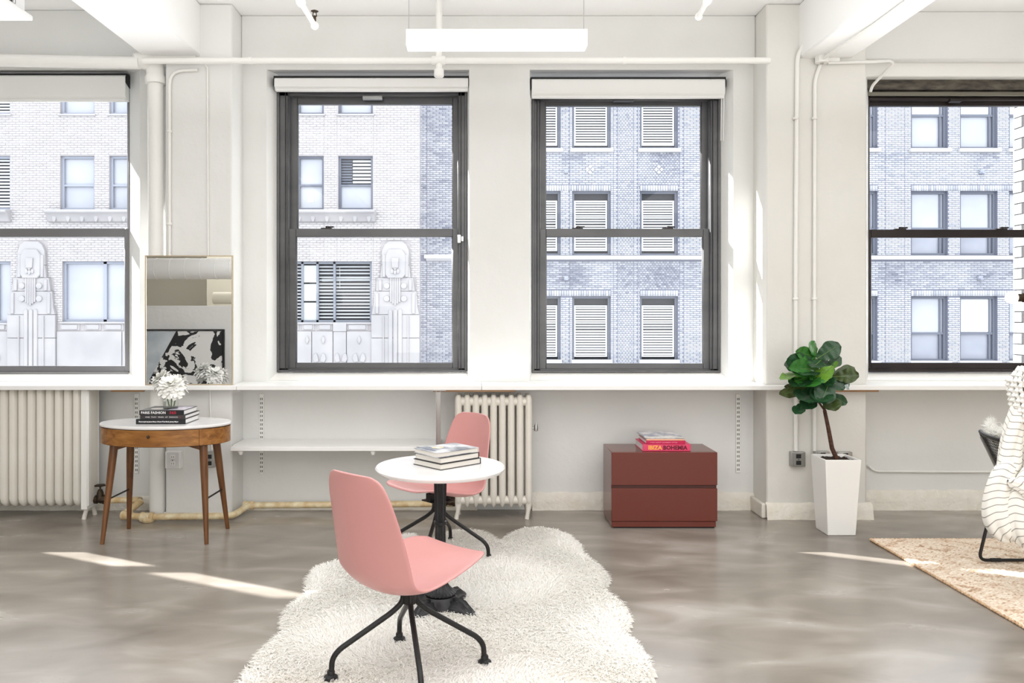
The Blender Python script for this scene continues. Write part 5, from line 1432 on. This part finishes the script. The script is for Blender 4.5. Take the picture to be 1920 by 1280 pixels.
# fall direction: outwards near the edge, swirling in the middle
eps = 0.01
gxx = edge_dist(cand + [eps, 0], poly) - de; gyy = edge_dist(cand + [0, eps], poly) - de
w_e = np.exp(-de / 0.05)
angf = np.sin(cand[:, 0] * 5 + 1) * 1.7 + np.cos(cand[:, 1] * 4.2) * 1.9 - 1.2
dirx = -gxx / eps * w_e * 1.6 + np.cos(angf) * 0.8 + rng.normal(0, 0.45, n); diry = -gyy / eps * w_e * 1.6 + np.sin(angf) * 0.8 + rng.normal(0, 0.45, n)
nn = np.hypot(dirx, diry) + 1e-6; dirx /= nn; diry /= nn
Lb = rng.uniform(0.020, 0.038, n); lift = rng.uniform(0.12, 0.55, n)
wd = rng.uniform(0.0018, 0.0042, n)
px_, py_ = -diry, dirx
c0 = np.stack([cand[:, 0], cand[:, 1], zb_], 1)
tdir = np.stack([dirx, diry, np.zeros(n)], 1); sdir = np.stack([px_, py_, np.zeros(n)], 1)
c1 = c0 + tdir * (Lb * 0.5)[:, None] + np.array([0, 0, 1]) * (Lb * lift)[:, None]
c2 = c0 + tdir * Lb[:, None] + np.array([0, 0, 1]) * (Lb * lift * 0.9)[:, None] + sdir * (rng.normal(0, 0.25, n) * Lb)[:, None]
c2[:, 2] = np.maximum(c2[:, 2], 0.004)
W = wd[:, None]
bl = np.stack([c0 - sdir * W, c0 + sdir * W, c1 + sdir * W * 0.8, c1 - sdir * W * 0.8, c2 + sdir * W * 0.15, c2 - sdir * W * 0.15], 1).reshape(-1, 3)
fi = (np.arange(n)[:, None] * 6 + np.array([0, 1, 2, 3, 3, 2, 4, 5])[None]).ravel()
patch = 0.62 + 0.3 * np.sin(cand[:, 0] * 6 + 2 * np.sin(cand[:, 1] * 5)) * np.sin(cand[:, 1] * 9 + 1)
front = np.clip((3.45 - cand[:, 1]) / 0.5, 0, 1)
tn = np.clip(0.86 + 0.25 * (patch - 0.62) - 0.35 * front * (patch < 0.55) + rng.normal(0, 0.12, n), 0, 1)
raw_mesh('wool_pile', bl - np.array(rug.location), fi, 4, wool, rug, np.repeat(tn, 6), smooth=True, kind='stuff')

# ------------------------------------------------------------------ jute rug
jx0, jx1, jy0, jy1 = 2.607, 5.4, 2.3, 5.32
jx = np.arange(jx0, jx1, 0.011); jy = np.arange(jy0, jy1 + 0.001, 0.0065)
JX, JY = np.meshgrid(jx, jy, indexing='ij')
u = (JX - jx0); v = (jy1 - JY)
row = np.floor(v / 0.026)
# diamonds: concentric bands
pu, pv = 0.66, 0.52
du = np.abs((u / pu) % 1 - 0.5) * 2; dv = np.abs((v / pv + 0.12) % 1 - 0.5) * 2
band = np.floor((du + dv) * 4.5)
hzj = 0.010 + 0.0045 * np.abs(np.sin(PI * v / 0.026)) + 0.0022 * np.sin(u * 2 * PI / 0.034 + row * 2.2) + 0.002 * ((band % 2) == 0)
hzj = hzj + rng.normal(0, 0.0007, hzj.shape)
frac = ((du + dv) * 4.5) % 1
tone = 0.70 + 0.10 * ((band % 2) == 0) + rng.normal(0, 0.17, JX.shape)
tone -= 0.34 * ((band % 3) == 1) * (np.sin(u * 24) * np.sin(v * 27 + band) > -0.05)
tone += 0.2 * (frac < 0.16)
border = np.minimum(u, v)
tone = np.where(border < 0.03, 0.72 + rng.normal(0, 0.1, tone.shape), tone)
tone[(rng.random(tone.shape) < 0.035)] = 0.02
idx = np.arange(JX.size).reshape(JX.shape)
q = np.stack([idx[:-1, :-1], idx[1:, :-1], idx[1:, 1:], idx[:-1, 1:]], -1).reshape(-1, 4)
jrug = thing('jute_rug', 'natural jute rug with woven diamond bands on the floor at the right', 'rug', (jx0, jy1, 0))
jmat = tone_mat('woven_jute', srgb(162, 124, 94), srgb(250, 238, 222), 0.95, mid=srgb(222, 196, 170))
raw_mesh('woven_field', np.stack([JX.ravel(), JY.ravel(), hzj.ravel()], 1) - np.array(jrug.location), q.ravel(), 4, jmat, jrug, np.clip(tone.ravel(), 0, 1), smooth=True)
b = MB(); b.box(jx0 + 0.002, jx1, jy0, jy1 - 0.002, 0.0005, 0.009); b.build('backing', mat('dark_rug_backing', srgb(92, 74, 58), 0.95), jrug, smooth=False)
b = MB()
n_ = int((jy1 - jy0) / 0.024)
for i in range(n_):
    b.ball((jx0 + 0.004, jy1 - 0.012 - i * 0.024, 0.008), 0.011, 8, sx=0.9, sy=1.25, sz=0.75)
for i in range(int((jx1 - jx0) / 0.024)):
    b.ball((jx0 + 0.012 + i * 0.024, jy1 - 0.002, 0.008), 0.011, 8, sx=1.25, sy=0.9, sz=0.75)
b.build('braided_edge', mat('jute_cord', srgb(226, 198, 164), 0.95, noise=(60, srgb(190, 150, 112), 1.4)), jrug, kind='stuff')

# ------------------------------------------------------------------ planter and fig tree
pcx, pcy, ph = 2.478, 5.535, 0.518
t = thing('planter', 'tall tapered square white planter on the floor in front of the right pillar', 'planter', (pcx, pcy, 0), 0.0)
def sq(h, z): return [(-h, -h, z), (h, -h, z), (h, h, z), (-h, h, z)]
b = MB(); o0, o1 = 0.096, 0.122
levels = [(0.0, o0), (ph - 0.0, o1)]
v0 = [b.bm.verts.new(p) for p in sq(o0, 0.0)]; v1 = [b.bm.verts.new(p) for p in sq(o1, ph)]; v2 = [b.bm.verts.new(p) for p in sq(o1 - 0.012, ph)]; v3 = [b.bm.verts.new(p) for p in sq(o1 - 0.02, ph - 0.06)]
for A_, B_ in ((v0, v1), (v1, v2), (v2, v3)):
    for i in range(4): b.bm.faces.new((A_[i], A_[(i + 1) % 4], B_[(i + 1) % 4], B_[i]))
b.bm.faces.new(v0[::-1]); b.bm.faces.new(v3)
b.build('pot', M['planter'], t, world=False, bevel=0.004)
b = MB(); rows = []
for i in range(13):
    rows.append([((i / 12 - 0.5) * 0.206, (j_ / 12 - 0.5) * 0.206, ph - 0.018 + random.uniform(-0.008, 0.010)) for j_ in range(13)])
b.grid(rows); b.build('soil', M['soil'], t, world=False, sharp=20)

soil = Vector((pcx, pcy, ph - 0.02))
t = thing('fig_tree', 'fiddle leaf fig tree with broad glossy green leaves in the white planter', 'plant', tuple(soil))
yT = 5.53
def TP(px, py, dy=0.0): return PP(px, py, yT + dy)
fork = TP(1546, 769)
b = MB(); b.tube([soil + Vector((0.02, 0, -0.02)), TP(1560, 840), TP(1553, 802), fork], [0.0165, 0.015, 0.0135, 0.012], 12); b.build('trunk', M['trunk'], t)
br = {'main': [fork, TP(1547, 735), TP(1541, 705), TP(1538, 680), TP(1536, 662)], 'left': [fork, TP(1536, 755), TP(1522, 738), TP(1515, 720)], 'right': [TP(1547, 740), TP(1560, 722, -0.02), TP(1568, 706, -0.03)]}
for k_, pts in br.items():
    b = MB(); b.tube(round_path(pts, 0.05, 4), 0.0085 if k_ == 'main' else 0.007, 8); b.build('branch', M['trunk'], t)
def leaf_mat(name, c1, c2):
    m = mat(name, c1, 0.3, noise=(10, c2, 1.2), spec=0.5); return m
LM = [leaf_mat('deep_green_leaf', srgb(28, 62, 40), srgb(44, 84, 46)), leaf_mat('mid_green_leaf', srgb(44, 104, 40), srgb(66, 130, 52)), leaf_mat('young_leaf', srgb(86, 136, 40), srgb(118, 162, 52)), leaf_mat('olive_leaf', srgb(56, 70, 34), srgb(70, 88, 40))]
VM = mat('leaf_vein', srgb(120, 150, 86), 0.4)
leaf_me = {}
def leaf_data(kind):
    if kind in leaf_me: return leaf_me[kind]
    rr = random.Random(kind * 7 + 1)
    b = MB(); rows = []
    nL, nW = 14, 9
    fold, curl = rr.uniform(0.12, 0.24), rr.uniform(-0.06, 0.16)
    for i in range(nL + 1):
        s = i / nL
        wdt = 0.36 * (math.sin(PI * min(1.0, s * 0.93 + 0.045)) ** 0.75) * (0.60 + 0.62 * s) * (1 - 0.13 * math.exp(-((s - 0.42) / 0.13) ** 2))
        if i == nL: wdt = 0.09
        row = []
        for k in range(nW):
            v = (k / (nW - 1) - 0.5) * 2
            z = fold * abs(v) * wdt - curl * s * s + 0.020 * math.sin(s * 26 + 1.2 * abs(v)) * (abs(v) ** 0.6) + 0.016 * math.sin(s * 15 + v * 3 + kind) * abs(v)
            row.append((s, v * wdt, z))
        rows.append(row)
    b.grid(rows)
    for f in b.bm.faces: f.smooth = True
    me = bpy.data.meshes.new('leaf'); bmesh.ops.recalc_face_normals(b.bm, faces=b.bm.faces[:]); b.bm.to_mesh(me); b.bm.free()
    leaf_me[kind] = me
    return me
vein_me = None
def vein_data():
    global vein_me
    if vein_me: return vein_me
    b = MB(); b.tube([(-0.12, 0, 0.0), (0.0, 0, 0.004), (0.5, 0, 0.006), (0.9, 0, 0.004)], [0.014, 0.012, 0.008, 0.003], 6)
    me = bpy.data.meshes.new('midrib'); b.bm.to_mesh(me); b.bm.free(); me.materials.append(VM); vein_me = me
    return me
lm_cache = {}
def leaf(base, tip, matk, kind, roll=0.0, wscale=1.0):
    base, tip = Vector(base), Vector(tip)
    d = tip - base; L_ = d.length
    x = d.normalized()
    # face the leaf upwards and a little to the room
    upv = Vector((0.15 * x.x, -0.75, 0.7)); y = upv.cross(x).normalized(); z = x.cross(y)
    R = Matrix((x, y, z)).transposed().to_4x4() @ Matrix.Rotation(roll, 4, 'X')
    key = (kind, matk)
    if key not in lm_cache:
        me = leaf_data(kind).copy(); me.materials.clear(); me.materials.append(LM[matk]); lm_cache[key] = me
    o = bpy.data.objects.new('leaf', lm_cache[key]); C.objects.link(o); o.parent = t
    o.matrix_local = Matrix.Translation(base - t.location) @ R @ Matrix.Diagonal((L_, L_ * wscale, L_, 1))
    vo = bpy.data.objects.new('midrib', vein_data()); C.objects.link(vo); vo.parent = o
# base px, tip px, base depth, tip depth, material, mesh kind, roll, width
LEAVES = [
    ((1532, 668, 0), (1521, 642, -.05), 1, 0, 0.1, 1.5), ((1532, 672, -.02), (1574, 646, -.10), 0, 1, 0.55, 1.15), ((1536, 672, .02), (1566, 652, .06), 0, 2, -0.2, 1.2),
    ((1530, 668, -.01), (1490, 659, -.09), 1, 3, -0.75, 0.75), ((1532, 675, 0), (1484, 672, -.04), 3, 0, -0.9, 0.7), ((1530, 682, -.02), (1482, 677, -.14), 0, 1, -0.7, 0.8),
    ((1531, 688, -.02), (1478, 683, -.07), 0, 2, -0.9, 0.7), ((1534, 692, -.03), (1476, 691, -.19), 1, 3, -0.65, 0.62), ((1520, 700, -.03), (1464, 703, -.13), 2, 0, 0.6, 0.75),
    ((1540, 694, -.04), (1530, 713, -.17), 1, 1, 0.2, 1.05), ((1561, 686, -.06), (1531, 712, -.16), 2, 1, 0.3, 0.95), ((1534, 694, -.03), (1478, 700, -.16), 0, 2, 0.35, 1.25),
    ((1528, 700, -.06), (1505, 727, -.17), 1, 3, 0.3, 1.45), ((1536, 690, .02), (1518, 706, .10), 0, 0, -0.1, 1.4), ((1552, 690, -.02), (1577, 668, -.03), 0, 1, 0.4, 1.1),
    ((1556, 695, -.04), (1574, 680, -.11), 2, 2, -0.1, 0.9), ((1562, 706, -.03), (1611, 704, -.12), 3, 3, 0.55, 1.0), ((1563, 702, -.02), (1604, 690, -.05), 3, 0, 0.3, 0.9),
    ((1558, 708, .02), (1596, 712, .11), 0, 1, 0.2, 1.2), ((1557, 712, -.03), (1582, 731, -.08), 0, 2, 0.4, 1.1), ((1549, 720, -.04), (1534, 756, -.15), 0, 3, 0.1, 1.25),
    ((1556, 712, -.06), (1541, 752, -.16), 0, 0, -0.2, 1.2), ((1540, 722, .03), (1568, 738, .10), 0, 1, 0.2, 1.2), ((1530, 735, -.03), (1497, 752, -.13), 0, 2, 0.15, 1.35),
    ((1528, 742, -.02), (1508, 768, -.09), 0, 3, 0.2, 1.2), ((1520, 728, -.01), (1466, 739, -.08), 3, 0, -1.1, 0.55), ((1518, 722, 0), (1472, 727, .03), 3, 1, -1.15, 0.5),
    ((1538, 716, -.01), (1520, 742, -.10), 0, 1, 0.2, 1.5), ((1546, 698, -.02), (1556, 722, -.10), 0, 2, 0.0, 1.5), ((1534, 684, .02), (1552, 676, .08), 0, 3, 0.0, 1.4), ((1524, 704, -.05), (1486, 716, -.15), 0, 1, 0.4, 1.2),
    ((1546, 682, -.02), (1560, 700, -.09), 0, 0, 0.1, 1.3), ((1560, 700, .0), (1590, 718, -.04), 3, 2, 0.5, 1.2), ((1530, 728, .02), (1512, 744, .09), 0, 0, 0.0, 1.4), ((1538, 676, -.04), (1522, 690, -.13), 0, 3, 0.2, 1.3),
    ((1508, 756, -.02), (1491, 778, -.09), 0, 2, 0.2, 1.0), ((1549, 742, -.02), (1567, 771, -.13), 3, 3, 0.25, 1.3), ((1552, 738, -.01), (1588, 757, -.06), 0, 0, 0.9, 0.9),
    ((1550, 744, .02), (1576, 760, .07), 3, 1, 0.3, 1.1), ((1536, 712, .03), (1510, 716, .12), 0, 2, 0.1, 1.3), ((1545, 704, -.05), (1560, 724, -.14), 0, 3, 0.5, 1.1), ((1538, 706, .0), (1500, 712, .06), 0, 0, -0.3, 1.2)]
for (bx, by, bd), (tx_, ty_, td), mk, kd, roll, ws in LEAVES:
    leaf(TP(bx, by, bd), TP(tx_, ty_, td), mk, kd, roll, ws)

# ------------------------------------------------------------------ black basket chair at the right edge
t = thing('basket_chair', 'black woven basket chair on a thin rod base at the right edge', 'chair', (3.3, 4.5, 0))
zj = 0.018
yA, yB_ = 4.80, 4.235
for yy, xs0 in ((yA, 3.0), (yB_, 2.895)):
    pts = [Vector((xs0 + 0.10, yy + (-0.02 if yy == yA else 0.02), 0.47)), Vector((xs0 + 0.008, yy, zj + 0.011)), Vector((xs0 + 0.72, yy, zj + 0.011)), Vector((xs0 + 0.60, yy, 0.40))]
    b = MB(); b.tube(round_path(pts, 0.05, 6), 0.0095, 10); b.build('sled_leg', M['black_metal'], t)
    b = MB(); b.tube([(xs0 + 0.08, yy, zj + 0.012), (xs0 + 0.14, yy, zj + 0.012)], 0.012, 8); b.build('glide', M['black'], t)
# woven shell: back leaning away to the left, seat towards the right
ctrl2 = [(2.945, 0.795, 0.34), (2.985, 0.70, 0.335), (3.03, 0.60, 0.31), (3.075, 0.50, 0.28), (3.13, 0.43, 0.27), (3.25, 0.40, 0.275), (3.45, 0.42, 0.28), (3.62, 0.45, 0.27)]
pr2 = catmull(ctrl2, 44)
yc_ = 4.50
def bp(i, v):
    x, z, w = pr2[i]
    f_ = i / 43
    return Vector((x + (0.10 * v * v if f_ < 0.5 else 0), yc_ + v * w, z + 0.03 * v * v * (1 if f_ > 0.4 else 0)))
b = MB()
for i in range(0, 44): b.tube([bp(i, v) for v in np.linspace(-1, 1, 14)], 0.0019, 5)
b.build('woven_weft', M['black_metal'], t, kind='stuff')
b = MB()
for v in np.linspace(-1, 1, 36): b.tube([bp(i, v) for i in range(0, 44, 2)] + [bp(43, v)], 0.0019, 5)
b.build('woven_warp', M['black_metal'], t, kind='stuff')
rim = [bp(i, 1) for i in range(43, -1, -2)] + [bp(0, v) for v in np.linspace(1, -1, 14)] + [bp(i, -1) for i in range(0, 44, 2)]
b = MB(); b.tube(rim, 0.012, 10); b.build('rim', M['black_metal'], t)
b = MB(); b.tube([bp(2, 0.86) + Vector((-0.012, 0, 0)), bp(26, 0.80) + Vector((-0.01, 0, -0.01))], 0.008, 8); b.build('back_rod', M['chrome'], t)
# white fur throw lying inside its back
fur = thing('fur_throw', 'white fluffy fur throw lying inside the black basket chair', 'throw', (3.2, 4.5, 0.6))
b = MB(); rows = []
for i in range(0, 40, 2):
    rows.append([bp(i, v) + Vector((0.045 + 0.02 * math.sin(9 * v + i), 0, 0.045 + 0.02 * math.cos(7 * v))) for v in np.linspace(-0.93, 0.96, 24)])
b.grid(rows); fo = b.build('fur_hide', M['petal'], fur)
so = fo.modifiers.new('solid', 'SOLIDIFY'); so.thickness = 0.03; so.offset = 0
Nf = 7000; Vf = []; 
for k in range(Nf):
    i = int(rng.integers(0, 22)) if k % 2 else int(rng.integers(0, 5)); v = rng.uniform(-0.93, 0.96)
    p = bp(i, v) + Vector((0.045 + 0.02 * math.sin(9 * v + i), 0, 0.045 + 0.02 * math.cos(7 * v))) + Vector((rng.uniform(-0.012, 0.012), 0, rng.uniform(-0.01, 0.012)))
    d = Vector((rng.normal(-0.1, 0.6), rng.normal(0, 0.8), rng.normal(0.5, 0.5))).normalized() * rng.uniform(0.02, 0.04)
    s = d.cross(Vector((0.3, -1, 0.2))).normalized() * 0.0016
    Vf += [p - s, p + s, p + d + s * 0.2, p + d - s * 0.2]
raw_mesh('fur_pile', np.array(Vf) - np.array(fur.location), np.arange(Nf * 4), 4, M['petal'], fur, kind='stuff')

# rack (outside the frame) that carries the two throws
yr_ = 4.02
t = thing('towel_rack', 'freestanding black rail holding the knitted throws at the right edge', 'rack', (3.1, yr_, 0))
b = MB(); b.tube([(2.70, yr_, 1.16), (3.7, yr_, 1.16)], 0.011, 10); b.build('top_rail', M['black_metal'], t)
for x in (2.98, 3.66):
    b = MB(); b.tube([(x, yr_, 1.16), (x, yr_, 0.016 + 0.012)], 0.011, 10); b.build('post', M['black_metal'], t)
    b = MB(); b.tube([(x, yr_ - 0.2, 0.029), (x, yr_ + 0.16, 0.029)], 0.011, 10); b.build('foot', M['black_metal'], t)
def knit_mat(period):
    m = bpy.data.materials.new('striped_cotton'); m.use_nodes = True
    nt = m.node_tree; b_ = nt.nodes['Principled BSDF']; b_.inputs['Roughness'].default_value = 0.9
    a = nt.nodes.new('ShaderNodeAttribute'); a.attribute_name = 'tone'
    dv = nt.nodes.new('ShaderNodeMath'); dv.operation = 'DIVIDE'; dv.inputs[1].default_value = period
    fr = nt.nodes.new('ShaderNodeMath'); fr.operation = 'FRACT'
    r = nt.nodes.new('ShaderNodeValToRGB')
    e = r.color_ramp.elements
    e[0].position = 0.0; e[0].color = srgb(248, 245, 238); e[1].position = 1.0; e[1].color = srgb(248, 245, 238)
    for po, co in ((0.40, srgb(248, 245, 238)), (0.45, srgb(158, 154, 149)), (0.53, srgb(158, 154, 149)), (0.57, srgb(248, 245, 238))):
        x = e.new(po); x.color = co
    nt.links.new(a.outputs['Fac'], dv.inputs[0]); nt.links.new(dv.outputs[0], fr.inputs[0]); nt.links.new(fr.outputs[0], r.inputs[0]); nt.links.new(r.outputs[0], b_.inputs['Base Color'])
    return m
lx = lambda px: XP(px, yr_)
zy = lambda py: ZP(py, yr_)
st_throw = thing('striped_throw', 'white cotton throw with thin grey stripes hanging bunched at the right edge', 'throw', (2.78, yr_, zy(1025)))
def cloth_fold(pts, radii, seed, flat=0.8):
    '''one bunched length of cloth; the stripes cross it'''
    q = np.array([(lx(a), yr_ + dy, zy(b_)) for a, b_, dy in pts])
    c = catmull(q, 70); rr = catmull([(r_ * yr_ / F,) for r_ in radii], 70)[:, 0]
    s = np.concatenate([[0], np.cumsum(np.linalg.norm(np.diff(c, axis=0), axis=1))])
    na = 64; Vs, Ts = [], []
    for k in range(70):
        tg = c[min(k + 1, 69)] - c[max(k - 1, 0)]; tg = tg / np.linalg.norm(tg)
        n1 = np.cross(tg, [0, 1, 0]); n1 /= np.linalg.norm(n1); n2 = np.array([0, 1.0, 0])
        endk = min(1.0, 0.35 + 0.65 * min(k, 69 - k) / 6)
        for m_ in range(na):
            a = 2 * PI * m_ / na
            w_ = 1 + 0.10 * math.sin(3 * a + seed + s[k] * 9) + 0.05 * math.sin(7 * a - seed * 2 + s[k] * 14)
            Vs.append(c[k] + (n1 * math.cos(a) + n2 * math.sin(a) * flat) * rr[k] * w_ * endk)
            Ts.append(5 + s[k] + 0.022 * math.sin(a + seed) + 0.006 * math.sin(3 * a + seed))
    ids = np.arange(70 * na).reshape(70, na)
    f_ = np.stack([ids[:-1], np.roll(ids, -1, 1)[:-1], np.roll(ids, -1, 1)[1:], ids[1:]], -1).reshape(-1, 4)
    raw_mesh('cloth_fold', np.array(Vs) - np.array(st_throw.location), f_.ravel(), 4, striped, st_throw, np.array(Ts), smooth=True)
striped = knit_mat(0.034)
cloth_fold([(1914, 755, 0), (1903, 795, 0), (1894, 838, 0), (1888, 878, 0), (1878, 910, 0.01)], [13, 17, 19, 20, 15], 0.3)
cloth_fold([(1900, 858, -0.01), (1874, 890, -0.02), (1863, 930, -0.02), (1865, 970, -0.02), (1882, 996, -0.02), (1908, 1002, 0)], [12, 20, 22, 23, 19, 9], 1.7)
cloth_fold([(1930, 862, -0.05), (1908, 900, -0.06), (1896, 945, -0.06), (1899, 985, -0.06), (1914, 1008, -0.05), (1940, 1014, 0)], [12, 18, 20, 20, 16, 8], 3.1)
cloth_fold([(1872, 896, -0.07), (1893, 903, -0.10), (1912, 925, -0.11), (1938, 944, -0.08)], [8, 12, 12, 9], 4.4)
cloth_fold([(1944, 760, 0.01), (1940, 850, 0.01), (1942, 940, 0.0), (1946, 1015, 0)], [24, 28, 30, 22], 5.2)
# chunky knitted throw over the top of the rail
kt = thing('knitted_throw', 'chunky open knit cream throw folded over the rail above the striped throw', 'throw', (2.85, yr_, 1.0))
b = MB()
z_hi, z_lo = zy(694), zy(787)
nr, nc = 11, 15
for i in range(nr):
    zk = z_hi + (z_lo - z_hi) * i / (nr - 1)
    for j_ in range(nc):
        a = 2 * PI * (j_ + 0.5 * (i % 2)) / nc
        sh = min(1.0, 0.66 + 0.2 * i)
        cxk = 2.80 + 0.012 * i * 0.3; hxk = (2.80 - lx(1895)) * sh * (1.0 if i > 1 else 0.8)
        p0 = Vector((cxk + hxk * math.cos(a), yr_ + 0.085 * math.sin(a) * sh, zk))
        n_ = Vector((math.cos(a), math.sin(a) * 0.6, 0)).normalized(); tg = Vector((-math.sin(a), math.cos(a), 0))
        for s in (-1, 1):
            b.tube([p0 + tg * s * 0.003 + Vector((0, 0, -0.018)), p0 + tg * s * 0.013 + n_ * 0.012, p0 + tg * s * 0.012 + Vector((0, 0, 0.018)) + n_ * 0.004], [0.007, 0.0105, 0.006], 6)
b.build('knit_stitches', M['petal'], kt, kind='stuff')
b = MB(); b.lathe([(0.05, z_hi - 0.005), (0.09, z_hi - 0.03), (0.105, (z_hi + z_lo) / 2), (0.10, z_lo)], (2.80, yr_, 0), 24, sx=1.0, sy=0.62); b.build('knit_gap_shade', mat('shaded_wool', srgb(168, 162, 152), 0.95), kt)  # inner core coloured dark so gaps between stitches look shaded

# ------------------------------------------------------------------ globe lamp reaching in from the right
yg = 5.08
pb = PP(1897, 558, yg)
t = thing('floor_lamp', 'white globe bulb on a bronze socket reaching in from the right edge', 'lamp', (3.80, yg, 0))
b = MB(); b.ball(pb, 0.039, 20); b.build('globe_bulb', mat('opal_glass', srgb(255, 252, 244), 0.3, emit=((1, 0.97, 0.9, 1), 0.6)), t)
b = MB(); b.lathe([(0.018, 0.034), (0.020, 0.045), (0.026, 0.048), (0.026, 0.054), (0.021, 0.056), (0.021, 0.068), (0.03, 0.072), (0.03, 0.080), (0.018, 0.084), (0.018, 0.115)], pb, 16, 'x'); b.build('socket', M['bronze'], t)
b = MB(); b.tube([pb + Vector((0.11, 0, 0)), Vector((3.80, yg, pb.z))], 0.010, 10); b.build('arm', M['bronze'], t)
b = MB(); b.tube([(3.80, yg, 0.04), (3.80, yg, 1.75)], 0.012, 10); b.build('pole', M['bronze'], t)
b = MB(); b.lathe([(0.13, 0.018), (0.13, 0.034), (0.02, 0.044)], (3.80, yg, 0), 24); b.build('base', M['bronze'], t)
